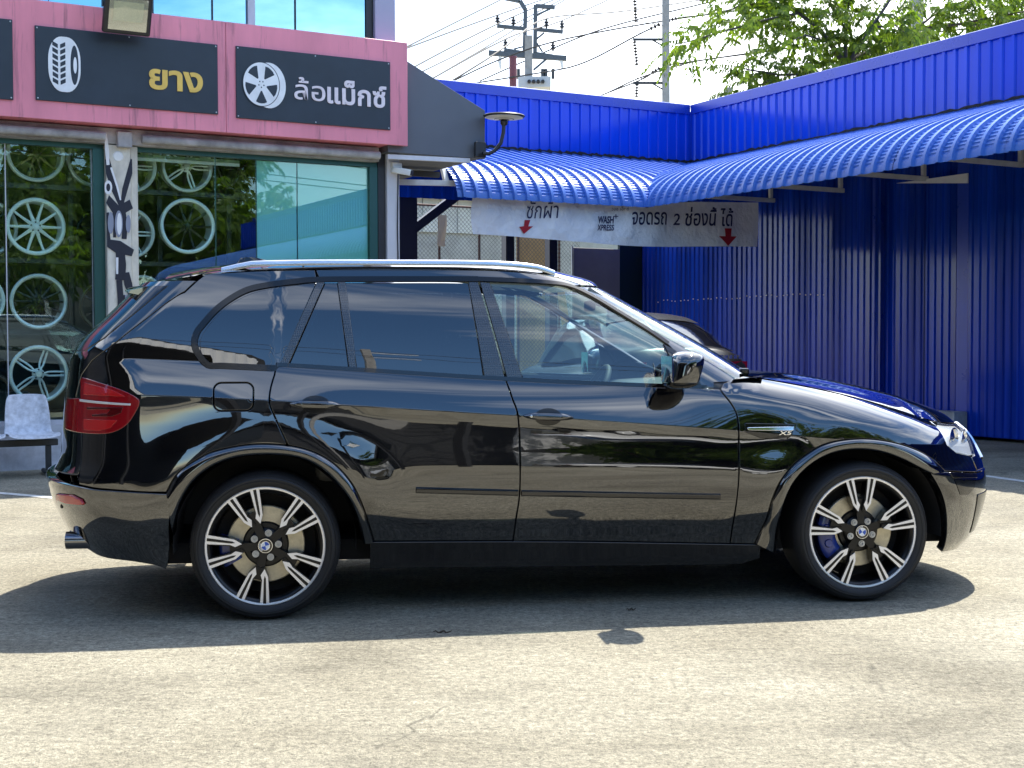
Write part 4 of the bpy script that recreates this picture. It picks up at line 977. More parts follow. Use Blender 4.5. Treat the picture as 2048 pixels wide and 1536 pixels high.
# visible tree over the right shed
TD = 27.0
def tp(u, v, D=TD): return atdepth(u, v, D)
tb_ = Vector((tp(1690, 130).x, TD, 0))
def tl(u, v, dd=0): return tp(u, v, TD + dd) - tb_
fork = tl(1690, 128)
limbs = [([(0.1, 0, 0), (.05, .05, 2), fork * .6 + Vector((0, 0, fork.z * .1)), fork], [.2, .17, .13, .09])]
for pts, r in (
    ([(1690, 128, 0), (1640, 60, .1), (1590, 20, .2), (1520, -5, .3), (1450, -30, .3)], .06),
    ([(1600, 26, .2), (1530, 40, -.2), (1450, 62, -.3), (1375, 84, -.4), (1352, 88, -.4)], .03),
    ([(1600, 26, .2), (1540, 6, .5), (1480, 10, .6), (1445, 28, .6)], .03),
    ([(1660, 85, 0), (1610, 70, -.5), (1575, 85, -.7)], .03),
    ([(1690, 128, 0), (1692, 40, .3), (1710, -60, .4)], .05),
    ([(1692, 60, .2), (1660, 10, .3), (1640, -60, .3)], .03),
    ([(1700, 122, 0), (1740, 60, -.3), (1780, 0, -.5), (1800, -60, -.6)], .05),
    ([(1745, 55, -.3), (1790, 50, -.6), (1815, 70, -.8)], .03),
    ([(1700, 122, 0), (1760, 90, .6), (1830, 60, 1.0), (1920, 48, 1.2), (2010, 30, 1.3), (2120, 10, 1.4)], .05),
    ([(1830, 60, 1.0), (1880, 20, 1.2), (1960, -10, 1.4), (2040, -20, 1.5)], .03),
    ([(1920, 48, 1.2), (1990, 52, 1.0), (2060, 40, 1)], .03),
    ([(1690, 128, 0), (1640, 148, -.4), (1560, 150, -.6), (1500, 140, -.8), (1465, 132, -.9)], .04),
    ([(1560, 150, -.6), (1520, 170, -.7), (1490, 182, -.7)], .02),
    ([(1640, 148, -.4), (1620, 125, -.5), (1590, 128, -.5)], .02),
    ([(1680, 135, 0), (1740, 120, .3), (1800, 100, .5)], .03)):
    k = len(pts); limbs.append(([tl(*p) for p in pts], [max(.008, r * (1 - .75 * i / (k - 1))) for i in range(k)]))
tree('leafy_tree', tb_, limbs, 'leafy tree with drooping pinnate leaves spreading over the blue shed', 3, leaf_per=7, nl=8, ll=.155)
# ================================================================== THE CAR (large black SUV, right side to the camera)
import numpy as np
YAW = .139328
near_o = Vector((-1.15443, 6.20055, 0)); nnv = Vector((sin(YAW), -cos(YAW), 0))
car = empty('black_suv', near_o - nnv * .945, YAW)
tag(car, 'glossy black five door luxury SUV with tinted windows parked on sunlit concrete', 'car')
bpy.context.view_layer.update()
CM = car.matrix_world.copy()
M['paint'] = mat('black_paint', (.0018, .0022, .0036), .03, 0, .5, coat=1.0)
M['paint'].node_tree.nodes['Principled BSDF'].inputs['Coat IOR'].default_value = 1.85
M['gloss_black'] = mat('gloss_black', (.004, .004, .005), .08, 0, .5, coat=.5)
M['trim'] = mat('satin_trim', (.004, .004, .0045), .14)
M['arch_in'] = mat('wheel_well', (.006, .006, .007), .9)
M['glass_dark'] = glass_mat('tinted_glass', (.030, .042, .055), .12)
M['glass_front'] = glass_mat('side_glass', (.72, .90, .90), .11)
M['glass_wind'] = glass_mat('windscreen_glass', (.55, .70, .68), .08)
def carbon():
    m = mat('carbon_fibre', (.02, .022, .026), .25, 0, .5, coat=1.0); t = m.node_tree; p = t.nodes['Principled BSDF']; k = t.links.new
    co = t.nodes.new('ShaderNodeTexCoord'); mp_ = t.nodes.new('ShaderNodeMapping'); mp_.inputs['Rotation'].default_value = (0, radians(45), 0)
    ch = t.nodes.new('ShaderNodeTexChecker'); ch.inputs['Scale'].default_value = 160; ch.inputs['Color1'].default_value = (.010, .011, .013, 1); ch.inputs['Color2'].default_value = (.055, .06, .068, 1)
    k(co.outputs['Object'], mp_.inputs['Vector']); k(mp_.outputs['Vector'], ch.inputs['Vector']); k(ch.outputs['Color'], p.inputs['Base Color']); return m
M['carbon'] = carbon()
M['red_lens'] = mat('red_lens', (.22, .004, .008), .12, 0, .5, coat=1.0)
M['red_lens2'] = mat('red_lens_bright', (.42, .012, .014), .18, 0, .5, coat=1.0)
M['red_dark'] = mat('red_lens_dark', (.07, .002, .004), .15, 0, .5, coat=1.0)
M['lens_white'] = mat('clear_reflector', (.70, .70, .72), .2, .3)
M['headlamp'] = mat('headlamp_inner', (.80, .82, .84), .25, .2)
M['silver'] = mat('satin_silver', (.62, .63, .65), .22, .95)
M['machined'] = mat('machined_alloy', (.80, .79, .80), .28, .55, noise=(80, .05))
M['wheel_black'] = mat('wheel_black', (.004, .004, .005), .3, 0, .35)
M['disc'] = mat('brake_disc', (.52, .47, .36), .38, .7, noise=(40, .2))
M['caliper'] = mat('caliper_blue', (.008, .028, .20), .3, 0, .5, coat=.5)
M['tyre'] = mat('tyre_rubber', (.010, .010, .011), .62, noise=(20, .2))
M['bmw_blue'] = mat('roundel_blue', (.015, .08, .42), .3); M['bmw_white'] = mat('roundel_white', (.8, .8, .8), .3)
M['cabin'] = mat('cabin_dark', (.016, .017, .019), .7); M['leather'] = mat('cabin_leather', (.20, .195, .18), .5, noise=(20, .15)); M['dash'] = mat('dash_top', (.035, .036, .038), .6)
M['headliner'] = mat('headliner', (.30, .31, .31), .85); M['cabin_light'] = mat('door_card', (.55, .55, .52), .6)

zc = pchip([(-1.3, 1.075), (-.5, 1.058), (.07, 1.030), (.4, 1.006), (1.2, .951), (1.6, .922), (2.29, .866), (3.0, .80), (3.9, .74)])
zb = pchip([(-1.3, 1.26), (-.2, 1.207), (.075, 1.192), (.445, 1.167), (1.1, 1.122), (1.6, 1.094), (2.2, 1.070), (2.6, 1.06), (3.2, 1.05)])
zt = pchip([(1.9, 1.19), (2.2, 1.155), (2.36, 1.132), (2.63, 1.087), (2.96, 1.018), (3.12, .978), (3.29, .932), (3.41, .897), (3.6, .868), (3.9, .855), (4.5, .85)])
lowp = pchip([(.10, .82), (.20, .850), (.28, .866), (.35, .883), (.42, .907), (.48, .9265), (.54, .9390), (.60, .9468), (.66, .9500), (.70, .9502), (.76, .9468), (.82, .9415), (.87, .9382), (.915, .9372), (.96, .9385)])
green = pchip([(0, 0), (.08, -.0165), (.18, -.041), (.28, -.071), (.38, -.106), (.48, -.147), (.54, -.175), (.62, -.215)])
xr = pchip([(.15, -.80), (.30, -.93), (.36, -.98), (.45, -1.03), (.58, -1.075), (.66, -1.085), (.70, -1.06), (.76, -1.035), (.9, -1.025), (1.1, -1.005), (1.22, -.985), (1.30, -.935), (1.45, -.785), (1.59, -.645), (1.72, -.50)])
ar = pchip([(.2, .50), (1.1, .50), (1.3, .36), (1.6, .30)])
xf_lo = pchip([(.10, 3.74), (.19, 3.80), (.25, 3.855), (.40, 3.905), (.52, 3.92), (.62, 3.905), (.72, 3.865), (.80, 3.82), (.88, 3.74), (.95, 3.64), (1.2, 3.37)])
xf_up = pchip([(1.0, 2.74), (1.15, 2.52), (1.3, 2.27), (1.45, 2.00), (1.6, 1.72), (1.70, 1.50)])
LR, LF, LU = 1.3, 1.5, 1.2
def W0(x, z, up=False):
    c, b = zc(x), zb(x)
    if z <= c and not up:
        w = lowp(z if z < .60 else .60 + (z - .60) * (.36 / (c - .60)))
    else:
        if z <= b and not up:
            q = (z - c) / (b - c); wd = .9385 - (.046 * q + .014 * q * q)
        else:
            wd = .8785 - .012 * sstep(.03, .09, x) + green(z - b)
        m = 0 if up else sstep(1.85, 2.6, x)
        if m > 0:
            q = max(0, min(1.02, (z - c) / (zt(x) - c))); wf = .9385 - .035 * q - .15 * q ** 5
            wd = lerp(wd, wf, m)
        w = wd
    if not up:
        for xo, am, sg in ((0, .020, .14), (2.933, .014, .13)):
            r = math.hypot(x - xo, z - .35)
            if r < 1.1: w += am * math.exp(-((r - .52) / sg) ** 2) * sstep(.32, .6, z) * (1 - sstep(b - .16, b - .02, z))
    return w - .010 * ((x - 1.4) / 2.3) ** 2
def S(s, z, up=False):
    a = ar(z); sr = xr(z) + a
    if up: fb, fn_, fL, xf_ = .50, 2.6, LU, xf_up(z)
    else: fb, fn_, fL, xf_ = .95, 2.25, LF, xf_lo(z)
    sf = xf_ - fb
    if s < sr:
        ph = min((sr - s) / LR, 1) * pi / 2; r = (cos(ph) ** 2.7 + sin(ph) ** 2.7) ** (-1 / 2.7)
        x = sr - a * r * sin(ph); return (x, W0(x, z, up) * max(0, r * cos(ph)), z)
    if s > sf:
        ph = min((s - sf) / fL, 1) * pi / 2; r = (max(1e-9, cos(ph)) ** fn_ + sin(ph) ** fn_) ** (-1 / fn_)
        x = sf + fb * r * sin(ph); return (x, W0(x, z, up) * max(0, r * cos(ph)), z)
    return (s, W0(s, z, up), z)
def s_rear(z): return xr(z) + ar(z) - LR
def s_front(z, up=False): return (xf_up(z) - .5 + LU) if up else (xf_lo(z) - .95 + LF)
def SN(s, z, up=False):
    e = .004
    A = Vector(S(s + e, z, up)) - Vector(S(s - e, z, up)); B = Vector(S(s, z + e, up)) - Vector(S(s, z - e, up))
    n = B.cross(A); n.normalize()
    p = S(s, z, up)
    if n.length < .5: n = Vector((1 if s > 1 else -1, 0, 0))
    return n
def P2(u, v, up=False, off=0):
    """photo pixel -> surface parameters on the near side"""
    if abs(u) < 10: return (u, v)
    d = ray(u, v); q = near_o - nnv * .02; P = CAM + d * ((q - CAM).dot(nnv) / d.dot(nnv)); L_ = CM.inverted() @ P
    s, z = L_.x, L_.z
    f = lambda s, z: (lambda p: project(CM @ Vector((p[0], -p[1] - off, p[2]))))(S(s, z, up))
    for _ in range(14):
        a = f(s, z); e = .003; b = f(s + e, z); c = f(s, z + e)
        j = ((b[0] - a[0]) / e, (c[0] - a[0]) / e, (b[1] - a[1]) / e, (c[1] - a[1]) / e); det = j[0] * j[3] - j[1] * j[2]
        if abs(det) < 1: break
        dx, dy = u - a[0], v - a[1]
        ds, dz = (j[3] * dx - j[1] * dy) / det, (-j[2] * dx + j[0] * dy) / det
        m = max(abs(ds), abs(dz)); k = min(1, .15 / m) if m > 0 else 1
        s += ds * k; z += dz * k
        if m < 1e-5: break
    return (s, z)
def PL(pts, up=False): return [P2(u, v, up) for u, v in pts]
def area2(p): return sum(p[i][0] * p[(i + 1) % len(p)][1] - p[(i + 1) % len(p)][0] * p[i][1] for i in range(len(p)))
def resample(poly, h, closed=True):
    o = []; n = len(poly)
    for i in range(n if closed else n - 1):
        a, b = poly[i], poly[(i + 1) % n]; k = max(1, int(math.ceil(math.hypot(b[0] - a[0], b[1] - a[1]) / h)))
        o += [(lerp(a[0], b[0], j / k), lerp(a[1], b[1], j / k)) for j in range(k)]
    if not closed: o.append(poly[-1])
    return o
def smooth_open(pts, h=.02):
    """catmull curve through points"""
    o = []; n = len(pts)
    for i in range(n - 1):
        p0, p1, p2, p3 = pts[max(i - 1, 0)], pts[i], pts[i + 1], pts[min(i + 2, n - 1)]
        k = max(2, int(math.hypot(p2[0] - p1[0], p2[1] - p1[1]) / h))
        for j in range(k):
            t = j / k; c = []
            for a in (0, 1): c.append(.5 * (2 * p1[a] + (p2[a] - p0[a]) * t + (2 * p0[a] - 5 * p1[a] + 4 * p2[a] - p3[a]) * t * t + (3 * p1[a] - p0[a] - 3 * p2[a] + p3[a]) * t ** 3))
            o.append(tuple(c))
    o.append(pts[-1]); return o
def inset(poly, d):
    sg = 1 if area2(poly) > 0 else -1; n = len(poly); o = []
    for i in range(n):
        a, b, c = poly[i - 1], poly[i], poly[(i + 1) % n]
        def nv(p, q):
            l = math.hypot(q[0] - p[0], q[1] - p[1]) or 1; return (-(q[1] - p[1]) / l * sg, (q[0] - p[0]) / l * sg)
        n_1, n_2 = nv(a, b), nv(b, c); mx_, my_ = n_1[0] + n_2[0], n_1[1] + n_2[1]; l = math.hypot(mx_, my_) or 1
        k = d / max(.45, l / 2); o.append((b[0] + mx_ / l * k, b[1] + my_ / l * k))
    return o
def inside(poly, X, Y):
    r = np.zeros(len(X), bool); n = len(poly)
    for i in range(n):
        x1, y1 = poly[i]; x2, y2 = poly[(i + 1) % n]
        c = ((y1 > Y) != (y2 > Y)); 
        if y2 != y1: r ^= c & (X < (x2 - x1) * (Y - y1) / (y2 - y1) + x1)
    return r
def bdist(polys, X, Y):
    d = np.full(len(X), 9.0)
    for poly in polys:
        for x, y in poly: d = np.minimum(d, np.hypot(X - x, Y - y))
    return d
LINES = [lambda s: zc(s), lambda s: zb(s)]
def panel(name, poly, m, parent=None, holes=(), up=False, off=0.0, gap=.0025, h=.034, depth=.016, sides=(-1, 1), join=False, crease=True, rim=.003):
    parent = parent or car
    P = inset(resample(poly, h * .8), gap + rim) if gap is not None else resample(poly, h * .8)
    Hs = [inset(resample(q, h * .6), -(gap + rim)) for q in holes]
    xs = [p[0] for p in P]; ys = [p[1] for p in P]
    gx, gy = [], []
    y = min(ys); r = 0
    while y < max(ys):
        x = min(xs) + (h / 2 if r % 2 else 0)
        while x < max(xs): gx.append(x); gy.append(y); x += h
        y += h * .87; r += 1
    if crease and not up:
        for fz in LINES:
            x = min(xs)
            kx, ky = [], []
            for a, b in zip(gx, gy):
                if abs(b - fz(a)) > .012: kx.append(a); ky.append(b)
            gx, gy = kx, ky
            while x < max(xs):
                for dz in (-.004, .004): gx.append(x); gy.append(fz(x) + dz)
                x += h * .7
    GX, GY = np.array(gx), np.array(gy)
    ok = inside(P, GX, GY)
    for q in Hs: ok &= ~inside(q, GX, GY)
    GX, GY = GX[ok], GY[ok]
    ok = bdist([P] + Hs, GX, GY) > h * .27; GX, GY = GX[ok], GY[ok]
    V = []; Ed = []
    for q in [P] + Hs:
        b = len(V); V += q; Ed += [(b + i, b + (i + 1) % len(q)) for i in range(len(q))]
    V += list(zip(GX.tolist(), GY.tolist()))
    r = delaunay_2d_cdt([Vector(v) for v in V], Ed, [], 0, 1e-5)
    vs, fs = r[0], r[2]
    C = np.array([[sum(vs[i][k] for i in f) / len(f) for k in (0, 1)] for f in fs])
    ok = inside(P, C[:, 0], C[:, 1])
    for q in Hs: ok &= ~inside(q, C[:, 0], C[:, 1])
    fs = [f for f, o in zip(fs, ok) if o]
    # boundary edges with outward direction
    cnt = {}
    for f in fs:
        for i in range(len(f)):
            a, b = f[i], f[(i + 1) % len(f)]; cnt.setdefault((min(a, b), max(a, b)), []).append((a, b, f))
    out = {}; bed = []
    for k, l in cnt.items():
        if len(l) == 1:
            a, b, f = l[0]; bed.append((a, b)); dx, dy = vs[b][0] - vs[a][0], vs[b][1] - vs[a][1]; l_ = math.hypot(dx, dy) or 1
            nx, ny = dy / l_, -dx / l_
            cx_ = sum(vs[i][0] for i in f) / 3 - vs[a][0]; cy_ = sum(vs[i][1] for i in f) / 3 - vs[a][1]
            if nx * cx_ + ny * cy_ > 0: nx, ny = -nx, -ny
            for q in (a, b):
                o = out.setdefault(q, [0, 0]); o[0] += nx; o[1] += ny
    pos, nor = [], []
    for v in vs:
        p = Vector(S(v[0], v[1], up)); n = SN(v[0], v[1], up)
        if callable(off): p = p + n * off(v[0], v[1])
        elif off: p = p + n * off
        pos.append(p); nor.append(n)
    ring1, ring2 = {}, {}
    for q, (nx, ny) in out.items():
        if join and pos[q].y < .004: pos[q].y = 0.0
        l_ = math.hypot(nx, ny) or 1; nx /= l_; ny /= l_
        n = nor[q]; t = Vector(S(vs[q][0] + nx * .004, vs[q][1] + ny * .004, up)) - Vector(S(vs[q][0], vs[q][1], up))
        t = t - n * t.dot(n)
        if t.length > 1e-6: t.normalize()
        else: t = Vector((0, 0, ny))
        ring1[q] = len(pos); pos.append(pos[q] + t * rim - n * rim); nor.append((n * .35 + t).normalized())
        ring2[q] = len(pos); pos.append(pos[q] + t * rim - n * depth); nor.append(t.copy())
    F_ = [tuple(f) for f in fs]
    for a, b in bed:
        if join and pos[a].y < .006 and pos[b].y < .006: continue
        F_.append((b, a, ring1[a], ring1[b])); F_.append((ring1[b], ring1[a], ring2[a], ring2[b]))
    res = []
    def make(sg):
        vv = [(p.x, sg * p.y, p.z) for p in pos]; nn_ = [(n.x, sg * n.y, n.z) for n in nor]
        ff = []
        for f in F_:
            a, b, c = (Vector(vv[f[0]]), Vector(vv[f[1]]), Vector(vv[f[2]])); g = (b - a).cross(c - a)
            t = Vector(nn_[f[0]]) + Vector(nn_[f[1]]) + Vector(nn_[f[2]])
            ff.append(f if g.dot(t) >= 0 else f[::-1])
        return vv, ff, nn_
    sets = [make(sg) for sg in sides]
    if join:
        vv, ff, nn_ = [], [], []
        for a, b, c in sets:
            k = len(vv); vv += a; ff += [tuple(i + k for i in f) for f in b]; nn_ += c
        sets = [(vv, ff, nn_)]
    for vv, ff, nn_ in sets:
        me = bpy.data.meshes.new(name); me.from_pydata(vv, [], ff)
        me.polygons.foreach_set('use_smooth', [True] * len(me.polygons)); me.update()
        me.normals_split_custom_set_from_vertices(nn_)
        res.append(mesh_obj(name, me, m, parent))
    return res
def strip(name, pts, sec, m, up=False, parent=None, sides=(-1, 1), close=False, h=.02, smooth=50):
    """sweep a 2d section (across, out) along a line on the body surface; across = in-surface, to the right of travel"""
    out = []
    for sg in sides:
        rows = []
        k = len(pts)
        for i, (s, z) in enumerate(pts):
            a, b = pts[max(i - 1, 0)], pts[min(i + 1, k - 1)]
            p = Vector(S(s, z, up)); n = SN(s, z, up); t = (Vector(S(b[0], b[1], up)) - Vector(S(a[0], a[1], up))).normalized(); x = t.cross(n).normalized()
            sc_ = sec(i / (k - 1)) if callable(sec) else sec
            rows.append([(lambda q: (q.x, sg * q.y, q.z))(p + x * u_ + n * o_) for u_, o_ in sc_])
        mb = MB(); mb.grid(rows, close=close)
        if close: n_ = len(rows[0]); mb.f.append(list(range(n_))); mb.m.append(0); b_ = (len(rows) - 1) * n_; mb.f.append([b_ + j for j in range(n_)]); mb.m.append(0)
        out.append(mb.build(name, m, parent or car, smooth=smooth))
    return out

# ---------------------------------------------------------------- body panels
archR_out = smooth_open(PL([(333, 985), (357, 945.5), (402, 915), (436, 901), (504, 889), (573, 891), (624, 903), (668, 928), (702.5, 966), (723, 1007), (738, 1051), (748, 1083)]))
archF_out = smooth_open(PL([(1510, 1086), (1531, 1043), (1545, 998), (1562, 961.6), (1586, 931), (1616, 907), (1646, 890), (1683, 881), (1728, 878), (1773.6, 883), (1819, 895), (1858, 914), (1889, 942)]))
gapR = smooth_open(PL([(552, 741), (542, 773), (538.5, 804), (547, 828), (576, 891)]))
gapB = smooth_open(PL([(1012, 761), (1024, 795), (1037.5, 845), (1040, 975), (1032, 1039), (1026, 1084)]))
gapF = smooth_open(PL([(1441, 781), (1468, 816), (1477, 849.5), (1478, 922), (1477, 967.6), (1468, 1037), (1461, 1086)]))
def near_i(curve, p): return min(range(len(curve)), key=lambda i: math.hypot(curve[i][0] - p[0], curve[i][1] - p[1]))
def belt(sa, sb, n=24, d=0): return [(lerp(sa, sb, i / n), zb(lerp(sa, sb, i / n)) + d) for i in range(n + 1)]
ir = near_i(archR_out, gapR[-1])
sill = lambda s: P_sill(s)
P_sill = pchip([P2(745, 1083), P2(1040, 1082), P2(1550, 1089)])
sillpts = lambda a, b, n=12: [(lerp(a, b, i / n), P_sill(lerp(a, b, i / n))) for i in range(n + 1)]
gapR[0] = (gapR[0][0], zb(gapR[0][0])); gapB[0] = (gapB[0][0], zb(gapB[0][0])); gapF[0] = (gapF[0][0], zb(gapF[0][0]))
rdoor = belt(gapR[0][0], gapB[0][0])[:-1] + gapB[:-1] + sillpts(gapB[-1][0], archR_out[-1][0])[:-1] + archR_out[::-1][:len(archR_out) - ir - 1] + gapR[::-1][:-1]
fdoor = belt(gapB[0][0], gapF[0][0])[:-1] + gapF[:-1] + sillpts(gapF[-1][0], gapB[-1][0])[:-1] + gapB[::-1][:-1]
doorR = panel('rear_door', rdoor, M['paint']); doorF = panel('front_door', fdoor, M['paint'])
# rear quarter with the pillar and roof edge; holes for quarter window and fuel flap
qwin = smooth_open(PL([(412, 731), (392, 705), (383, 672), (397, 650), (436, 613), (487, 580), (538, 567), (590, 561), (634, 559)])) + PL([(555, 736)]) 
qwin = qwin[:-1] + resample([qwin[-2], qwin[-1]], .03, False)[1:] 
roof_e = smooth_open(PL([(412, 547), (460, 544), (520, 541), (620, 539), (800, 539), (960, 540), (1050, 545), (1120, 556), (1165, 570)], True), .03)
bumpR_top = PL([(337, 987), (300, 985), (265, 983), (190, 977), (158, 970)])
flap = []
fx0_, fz0_ = P2(427, 822); fx1_, fz1_ = P2(507, 765)
flap = rr(fx0_, fz0_, fx1_, fz1_, .035, .035, 5)
hatch = PL([(160, 935), (163, 868), (150, 800), (163, 750), (183, 722), (232, 685), (282, 645), (330, 608), (369, 584), (395, 560), (412, 547)])
sC = P2(634, 559, True)
it = near_i(roof_e, sC)
quarter = [gapR[0]] + gapR[1:-1] + archR_out[:ir + 1][::-1] + bumpR_top[1:] + hatch[:-1] + roof_e[:it + 1] + [sC] + [P2(556, 736)]
quart = panel('rear_quarter', quarter, M['paint'], holes=[qwin[:-1] + [P2(558, 735)]] if False else [flap])
for o in panel('fuel_flap', flap, M['paint'], parent=None, sides=(-1,)): pass
# tail gate: sides and lower part, glass above
def rear_line(z0, z1, n=14): return [(s_rear(lerp(z0, z1, i / n)) + .0005, lerp(z0, z1, i / n)) for i in range(n + 1)]
zt0 = hatch[0][1] - .02
gl_in = [(s - .10 - .02 * (z - 1.2), z) for s, z in hatch if z > 1.22]
gate_top = hatch[-1]
tail_poly = rear_line(.685, 1.60) + [(gate_top[0] - .16, 1.60)] + hatch[::-1][1:] + [(hatch[0][0], .69)]
gate = panel('tailgate', tail_poly, M['paint'], join=True)
glass_poly = rear_line(1.26, 1.575) + [(hatch[-3][0] - .22, 1.575), (hatch[-5][0] - .16, 1.42), (hatch[-6][0] - .15, 1.32), (hatch[-7][0] - .12, 1.26)]
panel('rear_window', glass_poly, M['gloss_black'], parent=gate[0], off=.004, join=True)
# bumpers
rb = smooth_open(PL([(337, 987), (345, 998), (339, 1051), (338.5, 1106), (333, 1138)]), .03)
rb_bot = smooth_open(PL([(333, 1138), (313, 1130), (265, 1121), (203.5, 1109.5)]) + [(s_rear(.36) + .55, .345), (s_rear(.36) + .0005, .36)], .03)
rb_top = bumpR_top[1:] + [(s_rear(.68) + .35, .675), (s_rear(.68) + .0005, .675)]
rbp = rb[:-1] + rb_bot + rb_top[::-1]
rbo = panel('rear_bumper', rbp, M['paint'], off=lambda s, z: .012 + .010 * sstep(.60, .655, z) * (1 - sstep(.655, .69, z)), join=True, depth=.05)
hood_e = [(s, zt(s)) for s in [2.36 + i * (s_front(.86) - 2.362) / 60 for i in range(61)]]
hl = PL([(1851, 857), (1894.7, 889), (1914, 905), (1941, 911)])
hl_end = (hl[-1][0] + .30, hl[-1][1] + .03)
fb_top = PL([(1858, 944), (1891.6, 943), (1953.7, 945)])
fb_top = fb_top + [(fb_top[-1][0] + .18, fb_top[-1][1]), (s_front(.62) - .0005, .62)]
ih = min(range(len(hood_e)), key=lambda i: abs(project(CM @ Vector((lambda q: (q[0], -q[1], q[2]))(S(*hood_e[i]))))[0] - 1851))
s_h0 = hood_e[ih][0]; hl[0] = (hood_e[ih][0] + .004, hood_e[ih][1] - .004)
fender = [gapF[0], (2.235, 1.098), (2.30, 1.122), (2.36, zt(2.36))] + hood_e[1:ih + 1] + hl + [fb_top[2]] + [fb_top[1]] + archF_out[::-1] + [(archF_out[0][0], P_sill(archF_out[0][0]))] + sillpts(archF_out[0][0], gapF[-1][0], 3)[1:] + gapF[::-1][1:-1]
fend = panel('front_fender', fender, M['paint'])
fb_in = smooth_open(PL([(1858, 944), (1879.5, 980), (3.435, .415), (3.475, .30), (3.485, .20)]), .03)
fb_bot = [(fb_in[-1][0] + .14, .192), (s_front(.17) - .45, .178), (s_front(.17) - .0005, .165)]
fbo = panel('front_bumper', [fb_top[0]] + fb_in[1:] + fb_bot + [(s_front(lerp(.165, .62, i / 8)) - .0005, lerp(.165, .62, i / 8)) for i in range(1, 9)] + fb_top[::-1][1:-1], M['paint'], off=.004, join=True, depth=.04)
# headlights, grille band between them
hl_s1 = s_front(.8) - .62
hl_poly = hl[:-1] + [hl[-1], (hl_s1, .70), (hl_s1 + .05, .845)] + [p for p in hood_e[::-1] if s_h0 < p[0] < hl_s1 + .05]
head = panel('headlight', hl_poly, M['headlamp'], off=-.012, gap=.003)
M['lamp_cover'] = glass_mat('lamp_cover', (.93, .95, .96), .12)
for o, lamp in zip(panel('lamp_cover', hl_poly, M['lamp_cover'], off=.0005, gap=.003, depth=.01), head): o.parent = lamp
for sg, lamp in zip((-1, 1), head):
    for ds, zz, rr_ in ((.10, .80, .055), (.24, .79, .05)):
        p = Vector(S(hl[1][0] + ds, zz)); n = SN(hl[1][0] + ds, zz); p = p - n * .004
        ax = Vector((n.x, sg * n.y, 0)).normalized(); xx = ax.cross(Z).normalized(); pc = Vector((p.x, sg * p.y, p.z))
        mb = MB(); mb.lathe([(rr_, 0.0), (rr_ * .86, .003), (rr_ * .8, -.006), (rr_ * .55, -.006), (.001, .004)], lambda a, b, d: pc + xx * a + Z * b + ax * d, 24); mb.build('light_ring', M['chrome'], lamp, smooth=40)
front_mid = [(hl_s1 + .004, .70), (fb_top[2][0] + .2, .64), (s_front(.63) - .0005, .63)] + [(s_front(z_) - .0005, z_) for z_ in (.68, .73, .78, .84)] + [(hl_s1 + .056, .842)]
front_mid = [(hl[-1][0] + .01, hl[-1][1] - .006), (fb_top[2][0] + .012, fb_top[2][1] + .008), (fb_top[3][0], fb_top[3][1] + .008), (s_front(.63) - .0005, .63)] + [(s_front(z_) - .0005, z_) for z_ in (.68, .73, .78, .84)] + [(hl_s1 + .056, .842), (hl_s1 + .006, .70)]
nose = panel('nose_panel', front_mid, M['paint'], join=True)
for sg in (-1, 1):
    s0 = s_front(.74); kp = [(s0 - .36, .66), (s0 - .05, .655), (s0 - .04, .835), (s0 - .33, .835)]
    kg = panel('kidney_grille', kp, M['gloss_black'], parent=nose[0], off=.006, sides=(sg,), gap=.0)
    strip('grille_frame', resample(kp + [kp[0]], .04, False), [(-.012, .004), (-.006, .016), (.006, .016), (.012, .004)], M['chrome'], parent=nose[0], sides=(sg,))
s0 = s_front(.4); panel('lower_intake', [(s0 - .7, .28), (s0 - .0005, .27), (s0 - .0005, .50), (s0 - .75, .50)], M['trim'], parent=fbo[0], off=.008, join=True, gap=0)
fi = PL([(1905, 957), (1950, 950), (1948, 975), (1935, 990), (1918, 990)])
panel('side_intake', fi, M['gloss_black'], parent=fbo[0], off=.006, gap=0)
cl = PL([(1895, 944), (1952, 946), (1953, 956), (1905, 957)])
panel('corner_marker', cl, M['trim'], parent=fbo[0], off=.007, gap=.001)
# sill
sb = pchip([P2(745, 1137), P2(1040, 1133), P2(1480, 1128), P2(1545, 1112)])
sA, sB = archR_out[-1][0] - .02, archF_out[0][0] + .03
panel('side_sill', sillpts(sA, sB, 20) + [(lerp(sB, sA, i / 20), sb(lerp(sB, sA, i / 20)) if i else P_sill(sB) - .07) for i in range(21)], M['gloss_black'], off=.006, gap=.001)
# arch mouldings
archR_in = smooth_open(PL([(347, 1072), (357, 1020), (369, 990), (388, 962.5), (422, 935), (470, 916), (538.5, 910), (600, 917), (641, 937), (675, 969), (702.5, 1007), (716, 1044.5), (726, 1087)]))
archF_in = smooth_open(PL([(1551, 1107), (1558.6, 1043), (1573.8, 989), (1598, 949.5), (1631, 922), (1667.6, 905.5), (1713, 899.5), (1758, 904), (1804, 919), (1840, 937), (1861, 947)]))
def arch(name, outer, inner, n=70):
    def at(c, t):
        q = t * (len(c) - 1); i = min(int(q), len(c) - 2); return (lerp(c[i][0], c[i + 1][0], q - i), lerp(c[i][1], c[i + 1][1], q - i))
    for sg in (-1, 1):
        rows = []
        for i in range(n + 1):
            o, q = at(outer, i / n), at(inner, i / n); row = []
            for f, h_ in ((0, .001), (0.02, .008), (.12, .0185), (.3, .0235), (.55, .0245), (.8, .019), (.93, .012), (1.0, .002), (1.02, -.03), (1.03, -.09)):
                s, z = lerp(o[0], q[0], f), lerp(o[1], q[1], f); p = Vector(S(s, z)); nn_ = SN(s, z); nn_ = Vector((nn_.x * .3, nn_.y, nn_.z * .3)).normalized()
                p += nn_ * h_; row.append((p.x, sg * p.y, p.z))
            rows.append(row)
        MB().grid(rows).build(name, M['paint'], car, smooth=60)
